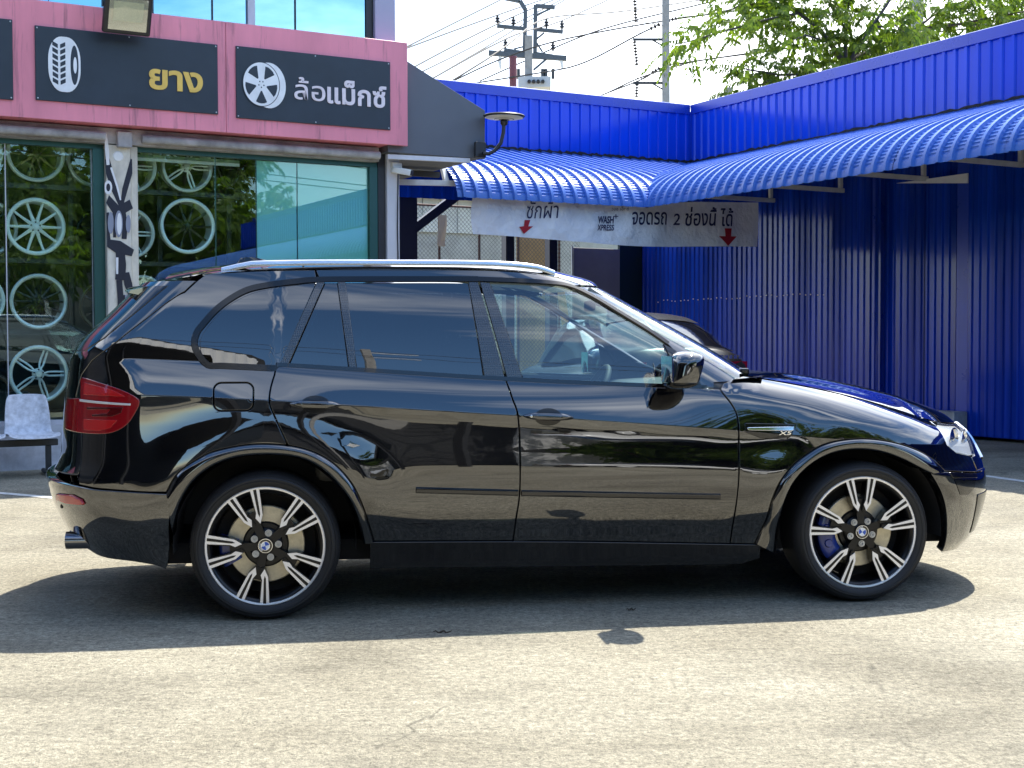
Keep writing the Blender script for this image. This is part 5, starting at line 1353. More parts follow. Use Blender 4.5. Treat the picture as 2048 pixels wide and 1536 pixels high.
arch('arch_moulding', archR_out, archR_in); arch('arch_moulding', archF_out, archF_in)
# door side moulding
ml = PL([(830, 980), (1037, 985)]); 
secm = lambda t: [(-.016, .0), (-.013, .011), (-.002, .016), (.012, .012), (.015, .0)]
strip('side_moulding', resample([P2(832, 980), P2(1036, 985.5)], .04, False), secm, M['gloss_black'], parent=None)
strip('side_moulding', resample([P2(1043, 986), P2(1440, 993)], .04, False), secm, M['gloss_black'], parent=None)
# ---------------------------------------------------------------- glass house
LINES_S = LINES; 
def trimstrip(name, pts, w0, o, m, up=True): return strip(name, pts, [(-w0, 0), (-w0, o), (w0, o), (w0, 0)], m, up)
beltU = lambda a, b, d=.010, n=30: [(lerp(a, b, i / n), zb(lerp(a, b, i / n)) + d) for i in range(n + 1)]
w_top_r = PL([(654, 566), (674, 566)], True); 
C1 = PL([(634, 563), (651, 563), (574, 738), (555, 737)], True)
D1 = PL([(674, 563), (691, 563), (715, 744), (698, 743)], True)
B1 = PL([(936, 564), (956, 564), (1011, 759), (968, 756)], True)
B2 = PL([(959, 564), (980, 566), (1047, 762), (1014, 760)], True)
for q in (C1, D1, B1, B2): panel('pillar_trim', q, M['carbon'], up=True, off=.006, gap=.001, depth=.012)
fw = PL([(980, 567), (1040, 569), (1097, 572), (1133, 578), (1180.5, 598), (1236, 632), (1292, 666), (1325, 687), (1346, 745), (1348, 776)], True)
fwin = smooth_open(fw[:8], .03) + fw[8:] + [P2(1047, 764, True)]
rwin = PL([(690, 566), (937, 566), (968, 760), (714, 748)], True)
swin = PL([(650, 566), (675, 566), (699, 747), (573, 742)], True)
qw = smooth_open(PL([(418, 730), (404, 712), (399, 690), (405, 668), (445, 620), (495, 590), (545, 577), (600, 570), (632, 568)], True), .03) + [P2(558, 737, True)]
panel('quarter_glass', qw, M['glass_dark'], up=True, off=.0045, gap=.001, depth=.006)
panel('fixed_glass', swin, M['glass_dark'], up=True, off=.001, gap=.001, depth=.006)
panel('rear_door_glass', rwin, M['glass_dark'], up=True, off=.001, gap=.001, depth=.006)
panel('front_door_glass', fwin, M['glass_front'], up=True, off=.001, gap=.001, depth=.006)
# black window surround of the quarter light
strip('window_trim', smooth_open(PL([(640, 736), (560, 737), (440, 732), (416, 731), (396, 708), (389, 688), (393, 667), (405, 650), (440, 613), (490, 582), (540, 570), (590, 564), (640, 560), (800, 559), (956, 559)], True), .02), [(-.016, .0035), (-.014, .009), (.014, .009), (.016, .0035)], M['trim'], up=True)
fr = smooth_open(PL([(956, 559), (1040, 562), (1097, 566), (1140, 573), (1186, 594), (1241, 627), (1297, 661), (1336, 688)], True), .02)
strip('window_trim', fr, [(-.014, .0), (-.012, .008), (.012, .008), (.014, .0)], M['trim'], up=True)
strip('belt_trim', [(s, zb(s) + .004) for s in [gapR[0][0] + i * (2.16 - gapR[0][0]) / 60 for i in range(61)]], [(-.012, -.006), (-.010, .011), (.010, .011), (.012, -.006)], M['gloss_black'], up=True)
# roof side rail + A pillar
sA_fn = lambda z: xf_up(z) - .5 + LU * .30
ap_top = [p for p in roof_e[it:]]
zA0 = ap_top[-1][1]
cant = ap_top + [(sA_fn(z_), z_) for z_ in [lerp(zA0 - .01, 1.105, i / 14) for i in range(15)]] + [(2.235, 1.098), (gapF[0][0], zb(gapF[0][0]))] + PL([(1405, 775), (1348, 700)], True) + fr[::-1] + PL([(800, 560), (640, 560)], True)
panel('roof_side', cant, M['paint'], up=True, gap=.0015, crease=False)
tri_ = PL([(1325, 687), (1350, 700), (1405, 773), (1350, 776), (1346, 745)], True)
panel('mirror_base', tri_, M['gloss_black'], up=True, off=.004, gap=.001)
# windscreen
wz = [lerp(zA0 - .005, 1.10, i / 14) for i in range(15)]
wsp = [(sA_fn(z_) + .006, z_) for z_ in wz] + [(s_front(z_, True) - .0005, z_) for z_ in wz[::-1]]
panel('windscreen', wsp, M['glass_wind'], up=True, off=-.003, gap=.001, depth=.006, join=True, crease=False)
# roof skin and bonnet as lofted caps
def cap_mesh(name, bnd, zcen, m, p=3.0, n=14, bulge=None):
    rows = []
    for x, y, z in bnd:
        row = []
        for j in range(-n, n + 1):
            t = j / n; tt = math.copysign(1 - (1 - abs(t)) ** 1.5, t); zz = z + (zcen(x) - z) * (1 - abs(tt) ** p)
            if bulge: zz += bulge(x, y * tt, abs(tt))
            row.append((x, y * tt, zz))
        rows.append(row)
    return MB().grid(rows).build(name, m, car, smooth=70)
rz = pchip([(-.66, 1.612), (-.5, 1.655), (-.3, 1.690), (0, 1.722), (.5, 1.740), (.9, 1.738), (1.2, 1.722), (1.45, 1.690), (1.62, 1.655), (1.8, 1.61)])
rb_ = []
s_ = roof_e[0][0]
for i in range(8): q = (s_ - .42 * (1 - i / 8), roof_e[0][1] - .035 * (1 - i / 8)); rb_.append(S(q[0], q[1], True))
rb_ = [b for b in rb_ if b[1] > .02]
rb_ += [S(s, z, True) for s, z in roof_e]
for i in range(1, 13): s2_ = lerp(roof_e[-1][0], s_front(zA0, True) - .02, i / 12); rb_.append(S(s2_, zA0 + .004 * i / 12, True))
rb_ = [(x, y, z + .001) for x, y, z in rb_]
def mono(b):
    o = [b[0]]
    for q in b[1:]:
        if q[0] > o[-1][0] + .002: o.append(q)
    return o
cap_mesh('roof_skin', mono(rb_), lambda x: max(rz(x), zA0 + .006 if x > 1.2 else 0), M['paint'], 2.6)
hz_c = pchip([(2.2, 1.172), (2.42, 1.160), (2.6, 1.145), (2.9, 1.106), (3.2, 1.050), (3.48, .982), (3.65, .927), (3.78, .874), (3.9, .85)])
hb_ = mono([S(s, z) for s, z in hood_e])
hb_ = [(x, y - .004, z + .002) for x, y, z in hb_ if y > .03]
cap_mesh('bonnet', hb_, lambda x: hz_c(x), M['paint'], 3.2, bulge=lambda x, y, t: .012 * math.exp(-((abs(y) - .42) / .09) ** 2) * sstep(2.5, 2.8, x) * (1 - sstep(3.3, 3.6, x)))
# cowl with wipers
mb = MB(); mb.grid([[(2.30 + .22 * (1 - (j / 8) ** 2) - .02, .86 * j / 8, 1.135 - .02 * (j / 8) ** 2) for j in range(-8, 9)], [(2.46 + .12 * (1 - (j / 8) ** 2), .80 * j / 8, 1.125 + .01 * (1 - (j / 8) ** 2)) for j in range(-8, 9)]]); mb.build('cowl', M['trim'], car, smooth=60)
mb = MB(); mb.tube([(2.42, -.62, 1.152), (2.40, -.3, 1.185), (2.36, .1, 1.21)], .009, 6); mb.build('wiper', M['trim'], car, smooth=50)
mb = MB(); mb.box((2.385, -.655, 1.13), (2.435, -.60, 1.165)); bevel(mb.build('wiper_pivot', M['trim'], car), .01)
# spoiler
sp = []
for f, dx in ((0, 0), (.5, .0), (.8, .02), (1, .06)):
    w_ = .70 * f; sp.append([(-.36 + dx * .3, w_, 1.665 - .05 * f), (-.55 + dx, w_, 1.640 - .055 * f), (-.69 + dx, w_, 1.603 - .05 * f), (-.70 + dx, w_, 1.590 - .05 * f), (-.60 + dx, w_, 1.565 - .045 * f), (-.52 + dx, w_, 1.545 - .04 * f)])
rows = [[(x, -y, z) for x, y, z in r] for r in sp[::-1]] + sp[1:]
mb = MB(); mb.grid(rows); k_ = len(rows[0]); mb.f.append(list(range(k_))); mb.m.append(0); mb.f.append([(len(rows) - 1) * k_ + j for j in range(k_)]); mb.m.append(0)
mb.build('roof_spoiler', M['paint'], car, smooth=40)
# roof rails
for sg in (-1, 1):
    ps = []
    for s, z in [p for p in roof_e[::2] if -.26 < p[0] < 1.62]:
        p = S(s, z, True); t = (p[0] + .26) / 1.80; lift = .038 * sstep(0, .12, t) * sstep(0, .12, 1 - t)
        ps.append((p[0], sg * (p[1] - .055), p[2] + .006 + lift * .75))
    rows = []
    for p in ps: rows.append([(p[0], p[1] + sg * a, p[2] + b) for a, b in ((.016, -.012), (.018, .006), (.010, .016), (-.008, .016), (-.016, .008), (-.016, -.012))])
    MB().grid(rows, close=True).build('roof_rail', M['silver'], car, smooth=60)
rows = []
for i in range(9):
    f = i / 8; x = .05 - .24 * f; hh = .058 * (sin(pi * min(1, f * .62)) ** 1.1) * (1 - sstep(.86, 1.0, f)) + .002; wv = .030 * (1 - .75 * f)
    rows.append([(x, sg_ * wv * q, rz(x) - .012 + hh * h_) for sg_, q, h_ in ((-1, 1, 0), (-1, .7, .55), (-1, .25, .95), (1, .25, .95), (1, .7, .55), (1, 1, 0))])
MB().grid(rows).build('roof_antenna', M['gloss_black'], car, smooth=60)
# ---------------------------------------------------------------- lamps, handles, badges
tlp = smooth_open(PL([(163, 771), (166, 755), (224, 773), (265, 790), (279, 803), (273, 821), (255, 848), (231, 863), (203, 868), (163, 866)]), .02)
tl_poly = tlp + [(tlp[-1][0] - .22, tlp[-1][1] + .01), (tlp[-1][0] - .24, tlp[-1][1] + .10), (tlp[-1][0] - .2, P2(160, 798)[1] + .0), (P2(163, 797)[0], P2(163, 797)[1])]
tail = panel('taillight', tl_poly, M['red_lens'], off=.006, gap=0, depth=.03, h=.025)
for sub, pts, m_ in (('light_bar', [(162, 798), (230, 805), (262, 807), (262, 811), (230, 809.5), (162, 803)], 'lens_white'),
                     ('light_guide', [(176, 814), (247, 814), (243, 826), (225, 833), (186, 833), (186, 829), (215, 827), (222, 819), (176, 819)], 'red_dark'),
                     ('upper_lens', [(171, 765), (222, 779), (252, 793), (170, 789)], 'red_lens2'), ('lower_lens', [(170, 838), (236, 840), (222, 856), (200, 862), (170, 860)], 'red_lens2')):
    for o, p_ in zip(panel(sub, PL(pts), M[m_], off=.0085, gap=0, depth=.006, h=.02, rim=.001), tail): o.parent = p_
refl = PL([(122, 985), (150, 988), (168, 997), (174, 1007), (140, 1004), (122, 997)])
panel('bumper_reflector', refl, M['red_lens2'], parent=rbo[0], off=.026, gap=0)
def handle(u0, v0, u1, v1, door_objs):
    a, b = P2(u0, v0), P2(u1, v1); c = ((a[0] + b[0]) / 2, (a[1] + b[1]) / 2); w_ = abs(b[0] - a[0])
    ang = math.atan2(b[1] - a[1], b[0] - a[0])
    for sg, d in zip((-1, 1), door_objs):
        # recess cup (dark bowl) and grip bar
        cup = [(c[0] + .068 * cos(t), c[1] + .042 * sin(t)) for t in [2 * pi * i / 20 for i in range(20)]]
        panel('handle_cup', cup, M['trim'], parent=d, off=.0015, gap=0, sides=(sg,), depth=.003, h=.02, crease=False, rim=.001)
        pts = [(lerp(a[0], b[0], i / 14), lerp(a[1], b[1], i / 14)) for i in range(15)]
        def sec(t):
            k = max(.12, (1 - abs(2 * t - 1) ** 3.2)) ; wv = .0185 * k ** .6; of = .004 + .024 * min(1, k * 1.2)
            return [(-wv, of - .012), (-wv * .8, of), (0, of + .006), (wv * .8, of), (wv, of - .012), (0, of - .014)]
        strip('door_handle', pts, sec, M['paint'], parent=d, sides=(sg,), close=True)
handle(580, 808, 681, 810, doorR); handle(1047, 832, 1146, 836, doorF)
k0 = P2(1061, 832); p = S(*k0); mb = MB(); mb.lathe([(.001, .003), (.006, .002), (.007, 0)], lambda a, b, d: (p[0] + a, -p[1] - .032 - d, p[2] + b), 12); mb.build('key_lock', M['silver'], doorF[0], smooth=40)
vent = PL([(1491, 854), (1587, 852), (1584, 866), (1572, 872), (1495, 861)])
vt = panel('fender_vent', PL([(1489, 846), (1590, 848), (1584, 872), (1572, 880), (1520, 876), (1489, 864)]), M['gloss_black'], off=.003, gap=0, depth=.006, h=.02)
for o, q in zip(panel('vent_blade', PL([(1492, 855), (1588, 853), (1586, 862), (1560, 862), (1496, 861)]), M['chrome'], off=.010, gap=0, depth=.008, h=.02), vt): o.parent = q
me = text_mesh('X5', 1, .002, .01, .2, 'badge_lettering'); xs = [v.co.x for v in me.vertices]; ys = [v.co.y for v in me.vertices]; b0 = P2(1556, 870); b1 = P2(1582, 862); pb = S(*b0)
remap(me, lambda c: Vector((lerp(b0[0], b1[0], (c.x - min(xs)) / (max(xs) - min(xs))), -pb[1] - .008 - c.z, lerp(b0[1], b1[1], (c.y - min(ys)) / (max(ys) - min(ys)))))); mesh_obj('badge_lettering', me, M['chrome'], vt[0])
# door mirror (cap in paint, lower housing black)
for sg in (-1, 1):
    c0 = Vector((1.975, sg * 1.02, 1.165)); k = 16
    def mir(z0, z1, nm, m_):
        mb = MB(); rows = []
        for i in range(9):
            f = lerp(z0, z1, i / 8); row = []
            hz_ = sin(acosc(f))
            for j in range(k):
                a = 2 * pi * j / k; x = cos(a); y = sin(a)
                ex_m = (abs(x) ** 2.6 + abs(y) ** 2.6) ** (-1 / 2.6)
                px_ = x * ex_m * .075 * hz_ + (.02 if x > 0 else 0) * hz_; py_ = y * ex_m * .125 * hz_
                row.append((c0.x + px_ + .02 * f, c0.y + py_ * 1.0 - sg * .0, c0.z + f * .092))
            rows.append(row)
        mb.grid(rows, close=True); mb.f.append(list(range(k))); mb.m.append(0); mb.f.append([8 * k + j for j in range(k)]); mb.m.append(0)
        return mb.build(nm, m_, car, smooth=50)
    def acosc(f): return math.acos(max(-1, min(1, math.copysign(abs(f) ** 2.6, f))))
    mo = mir(-.62, .96, 'mirror_housing', M['paint']); lo = mir(-.97, -.64, 'mirror_lower', M['gloss_black']); lo.parent = mo
    mb = MB(); mb.box((c0.x - .072, c0.y - .105, c0.z - .055), (c0.x - .066, c0.y + .105, c0.z + .07)); g = bevel(mb.build('mirror_glass', M['chrome'], mo), .01)
    mb = MB(); mb.bar((c0.x, sg * .86, c0.z - .055), (c0.x, c0.y - sg * .02, c0.z - .065), .05, .035); mb.build('mirror_arm', M['gloss_black'], mo)
M['dark_chrome'] = mat('dark_chrome', (.22, .22, .23), .18, 1)
# exhaust tips
for sg in (-1, 1):
    for dy in (0, -.105):
        yy = sg * (.70 + dy); mb = MB(); mb.lathe([(.040, -.10), (.046, -.10), (.046, -.02), (.046, .22), (.040, .22)], lambda a, b, d: (-.84 + d, yy + a, .365 + b * .9), 24, closed=True); mb.build('exhaust_tip', M['dark_chrome'], car, smooth=50)
        mb = MB(); mb.lathe([(.001, .02), (.040, .02)], lambda a, b, d: (-.86 + d, yy + a, .365 + b * .9), 20); mb.build('exhaust_inner', M['dark'], car)
mb = MB(); mb.box((-.86, -.50, .30), (-.55, .50, .42)); mb.build('diffuser', M['trim'], car)
# parking sensor, seam on bumper
for u_, v_ in ((129, 1012),):
    q = P2(u_, v_); p = S(*q); n = SN(*q); mb = MB(); mb.lathe([(.001, .003), (.010, .002), (.011, -.004)], lambda a, b, d: (p[0] + n.x * (.014 + d) + a * .5, -(p[1] + n.y * (.014 + d)), p[2] + b), 10); mb.build('parking_sensor', M['trim'], rbo[0])
# ---------------------------------------------------------------- under body, wells, cabin
MB().box((-.55, -.70, .24), (3.35, .70, .34)).build('floor_pan', M['arch_in'], car)
for xo in (0, 2.933):
    for sg in (-1, 1):
        mb = MB(); R_ = .425
        mb.lathe([(R_, .0), (R_, .50), (.02, .51)], lambda a, b, d: (xo + a, sg * (.905 - d), .36 + b), 30, a0=radians(-6), a1=radians(186)); mb.build('wheel_liner', M['arch_in'], car, smooth=40)
MB().box((.50, -.855, .34), (2.42, .855, .60)).build('inner_sill', M['cabin'], car)
MB().box((-.82, -.60, .45), (-.45, .60, .95)).build('boot_floor', M['cabin'], car)
MB().box((-.45, -.47, .40), (.5, .47, .80)).build('rear_tunnel', M['cabin'], car); MB().box((2.45, -.47, .34), (3.55, .47, .80)).build('engine_block', M['arch_in'], car)
MB().box((2.40, -.66, .80), (3.45, .66, .88)).build('light_stop_plate', M['arch_in'], car)  # plate added under the bonnet to stop sunlight leaking through
MB().box((3.36, -.58, .24), (3.62, .58, .80)).build('light_stop_box', M['arch_in'], car)  # box added behind the nose to keep leaking sun out of the car shadow
panel('gap_filler', [(1.98, 1.03), (2.30, 1.05), (2.55, 1.06), (2.50, 1.13), (2.28, 1.20), (2.05, 1.15)], M['trim'], up=True, off=-.012, gap=0, crease=False)  # black filler added behind the pillar gap where light leaked through
for sg in (-1, 1):
    MB().box((.50, sg * .84 - .02, .60), (2.25, sg * .84 + .02, 1.06)).build('door_card', M['cabin'], car)
    mb = MB(); mb.box((.7, sg * .80 - .03, .90), (2.1, sg * .80 + .03, 1.0)); bevel(mb.build('arm_rest', M['cabin_light'], car), .02)
# seats
def seat(x, y, wide=.26):
    st = empty('seat', (x, y, 0)); st.parent = car
    mb = MB(); mb.box((-.05, -wide, .62), (.48, wide, .80)); bevel(mb.build('cushion', M['leather'], st), .05, 3)
    mb = MB(); RM = Matrix.Translation((0, 0, .74)) @ Matrix.Rotation(radians(-14), 4, 'Y'); mb.box((-.12, -wide, 0), (.05, wide, .60), RM); bevel(mb.build('backrest', M['leather'], st), .05, 3)
    mb = MB(); mb.box((-.10, -.13, .64), (.0, .13, .84), RM); bevel(mb.build('headrest', M['leather'], st), .04, 3)
    return st
seat(1.22, -.38); seat(1.22, .38); seat(.28, -.40, .30); seat(.28, .40, .30)
mb = MB(); mb.grid([[(x, y, z) for y in (-.80, -.4, 0, .4, .80)] for x, z in ((1.88, .70), (1.84, .92), (1.90, 1.03), (2.05, 1.07), (2.45, 1.09))]); mb.build('dashboard', M['dash'], car, smooth=60)
mb = MB(); SWM = Matrix.Translation((1.66, -.38, 1.00)) @ Matrix.Rotation(radians(-62), 4, 'Y'); mb.lathe([(.19 + .016 * cos(a), .016 * sin(a)) for a in [2 * pi * i / 8 for i in range(8)]], lambda a, b, d: SWM @ Vector((a, b, d)), 32, closed=True); wh = mb.build('steering_wheel', M['cabin'], car, smooth=60)
mb = MB(); mb.lathe([(.001, .03), (.06, .02), (.07, -.01)], lambda a, b, d: SWM @ Vector((a, b, d)), 20); mb.bar(SWM @ Vector((0, -.18, 0)), SWM @ Vector((0, .18, 0)), .03, .02); mb.bar(SWM @ Vector((0, 0, 0)), Vector((1.9, -.38, .92)), .05, .05); mb.build('wheel_hub', M['cabin'], wh)
MB().box((1.62, -.14, .60), (1.9, .14, .88)).build('centre_console', M['cabin'], car)
mb = MB(); mb.grid([[(x, y, rz(x) - .06 - .05 * abs(y) ** 2) for y in (-.62, -.3, 0, .3, .62)] for x in (-.5, 0, .5, 1.0, 1.4, 1.55)]); mb.build('headliner', M['headliner'], car, smooth=60)
mb = MB(); mb.box((1.72, -.09, 1.47), (1.75, .11, 1.53)); bevel(mb.build('inner_mirror', M['cabin'], car), .012)
mb = MB(); mb.add([(1.60, -.62, 1.565), (1.74, -.62, 1.475), (1.74, -.2, 1.49), (1.60, -.2, 1.585)], [(0, 1, 2, 3)]); o = mb.build('sun_visor', M['headliner'], car); sm_ = o.modifiers.new('s', 'SOLIDIFY'); sm_.thickness = .015
zk = 1.36; xk = xf_up(zk) - .06; mb = MB(); mb.add([(xk - .10, -.52, zk - .06), (xk - .05, -.36, zk - .06), (xk - .14, -.36, zk + .05), (xk - .19, -.52, zk + .05)], [(0, 1, 2, 3)]); mb.build('permit_sticker', M['bmw_white'], car)
# ---------------------------------------------------------------- wheels
RT, RR, HZ = .350, .277, .350
def wheel(xo, sg, rot, front):
    yo = .945
    def fn(a, b, d): return (a, sg * -d if False else -sg * 0 + sg * (-d), b)
    # local: x forward, z up, y outward*sg ; d = depth inwards from the outer face
    w = None
    fo_ = lambda a, b, d: (a, sg * (yo - d), b)
    base = MB(); base.lathe([(RR - .012, .018), (RR - .022, .05), (RR - .03, .10), (RR - .03, .22), (RR - .01, .25), (RR - .016, .25), (RR - .04, .22), (RR - .04, .10), (RR - .032, .05), (RR - .022, .022)], fo_, 64, closed=True)
    w = base.build('wheel', M['wheel_black'], car, smooth=50); w.location = (xo, 0, HZ)
    lip = MB(); lip.lathe([(RR - .010, .024), (RR - .009, .012), (RR - .001, .010), (RR + .003, .014), (RR + .003, .03), (RR - .008, .034)], fo_, 80, closed=True); lip.build('rim_lip', M['machined'], w, smooth=40)
    # tyre
    ty = MB(); ty.lathe([(RR - .004, .022), (RR + .006, .010), (RR + .022, .002), (RR + .040, .0), (RR + .054, .008), (RT - .010, .022), (RT - .002, .040), (RT, .07), (RT, .25), (RT - .006, .275), (RT - .03, .29), (RR, .26)], fo_, 96)
    ty.build('tyre', M['tyre'], w, smooth=35)
    tg = MB()
    for i in range(68):
        a = 2 * pi * i / 68; ca_, sa_ = cos(a), sin(a); r0, r1 = RT - .022, RT + .0012
        pts = []
        for r_, d_ in ((r0, .0155), (RT - .006, .029), (r1, .050), (r1, .085)):
            for da in (-.0045, .0045): pts.append(fo_(r_ * cos(a + da), r_ * sin(a + da), d_ - .001))
        tg.add(pts, [(0, 1, 3, 2), (2, 3, 5, 4), (4, 5, 7, 6)])
    t_ = tg.build('tread_groove', M['dark'], w); t_['kind'] = 'stuff'
    rg = MB()
    for rr_, dd in ((RR + .030, -.0008), (RR + .052, .0055)): rg.lathe([(rr_ - .0015, dd), (rr_, dd - .0018), (rr_ + .0015, dd)], fo_, 80)
    rg_ = rg.build('sidewall_ridge', M['tyre'], w, smooth=40); rg_['kind'] = 'stuff'
    # five twin spokes
    for i in range(5):
        a0 = rot + 2 * pi * i / 5
        def pt(r, t, d): return fo_(r * cos(a0) - t * sin(a0), r * sin(a0) + t * cos(a0), d)
        sp_ = MB(); k = sg
        # dark body: hub stem then two arms
        sp_.prism([(.030, -.017), (.120, -.021), (.165, -.030), (.165, .030), (.120, .021), (.030, .017)], lambda r, t, d: pt(r, t, d), .034, .085)
        for s2 in (-1, 1):
            arm_ = [(.098, .018), (.146, .049), (.272, .084), (.272, .034), (.165, .017), (.108, .003)]
            sp_.prism([(r, s2 * t) for r, t in arm_], lambda r, t, d: pt(r, t, d + max(0, (.18 - r)) * .05), .0165, .075)
        so = sp_.build('spoke', M['wheel_black'], w)
        for s2 in (-1, 1):
            fa = MB()
            outer_ = [(.106, .021), (.140, .046), (.2685, .0815), (.2650, .0365), (.160, .022), (.138, .010)]
            fa.prism([(r, s2 * t) for r, t in outer_], pt, .0125, .0164)
            f_ = fa.build('spoke_face', M['machined'], w)
            gr = MB(); gr.prism([(r, s2 * t) for r, t in ((.136, .029), (.148, .0375), (.2670, .0665), (.2660, .0515), (.154, .0285))], pt, .0114, .0124); gr.build('spoke_groove', M['wheel_black'], w)
    # hub, bolts, roundel
    hb2 = MB(); hb2.lathe([(.001, .034), (.040, .034), (.060, .044), (.078, .060), (.082, .09)], fo_, 40); hb2.build('hub', M['wheel_black'], w, smooth=30)
    for i in range(5):
        a = rot + pi / 5 + 2 * pi * i / 5; cx_, cz_ = .060 * cos(a), .060 * sin(a)
        b_ = MB(); b_.lathe([(.0165, .040), (.0165, .034), (.012, .034), (.0105, .038), (.0105, .030), (.006, .030), (.004, .036), (.001, .036)], lambda p, q, d: fo_(cx_ + p, cz_ + q, d), 14); b_.build('wheel_bolt', M['steel'], w, smooth=40)
    rd = MB(); rd.lathe([(.001, .022), (.031, .022), (.033, .024), (.034, .034)], fo_, 40); r_ = rd.build('hub_cap', M['gloss_black'], w, smooth=30)
    rg = MB(); rg.lathe([(.0315, .0215), (.0335, .0215), (.0335, .024)], fo_, 40); rg.build('cap_ring', M['chrome'], w)
    rg = MB(); rg.lathe([(.0195, .0212), (.0212, .0212), (.0212, .022)], fo_, 40); rg.build('cap_ring', M['chrome'], w)
    tilt = rot * .4
    for q in range(4):
        qd = MB(); qd.add([fo_(0, 0, .0214)] + [fo_(.0195 * cos(tilt + q * pi / 2 + j * pi / 20), .0195 * sin(tilt + q * pi / 2 + j * pi / 20), .0214) for j in range(11)], [(0, j, j + 1) for j in range(1, 11)]); qd.build('cap_quadrant', M['bmw_blue' if q % 2 else 'bmw_white'], w)
    tm = text_mesh('BMW', 1, .0, .01); xs = [v.co.x for v in tm.vertices]; x0_, x1_ = min(xs), max(xs)
    remap(tm, lambda c: Vector(fo_(*(lambda th, rad: (rad * cos(th), rad * sin(th)))(pi / 2 + tilt + lerp(.75, -.75, (c.x - x0_) / (x1_ - x0_)) * (1 if sg < 0 else -1), .0225 + c.y * .0095), .0214))); mesh_obj('cap_lettering', tm, M['bmw_white'], w)
    # brake disc, bell and caliper
    ds = MB(); ds.lathe([(.105, .088), (.178, .088), (.182, .091), (.182, .115), (.105, .115)], fo_, 64, closed=True); ds.build('brake_disc', M['disc'], w, smooth=30)
    bl_ = MB(); bl_.lathe([(.001, .075), (.10, .078), (.108, .088), (.108, .11)], fo_, 40); bl_.build('disc_bell', M['wheel_black'], w, smooth=30)
    bk = MB(); bk.lathe([(.001, .135), (.235, .135)], fo_, 40); bk.build('backing_plate', M['arch_in'], w)
    cpl = MB(); aw_ = .55 if front else .36; r0, r1 = .125, .215
    sec_ = [(r0, .070), (r0 + .01, .060), (.165, .054), (r1 - .015, .058), (r1, .070), (r1, .13), (r0, .13)]
    ac = radians(188)
    cpl.lathe(sec_, fo_, 14, closed=True, a0=ac - aw_, a1=ac + aw_); n_ = len(sec_)
    cpl.f.append([i * 15 for i in range(n_)]); cpl.m.append(0); cpl.f.append([i * 15 + 14 for i in range(n_)]); cpl.m.append(0)
    cp_ = cpl.build('brake_caliper', M['caliper'], w, smooth=40)
    for da in (-.25, .2):
        pi_ = MB(); c_, s_2 = .172 * cos(ac + da), .172 * sin(ac + da); pi_.lathe([(.001, .048), (.018, .049), (.022, .056)], lambda p, q, d: fo_(c_ + p, s_2 + q, d), 16); pi_.build('piston_cap', M['caliper'], w, smooth=40)
    return w
for sg in (-1, 1):
    wheel(0, sg, radians(256.5), False); wheel(2.933, sg, radians(92.7), True)
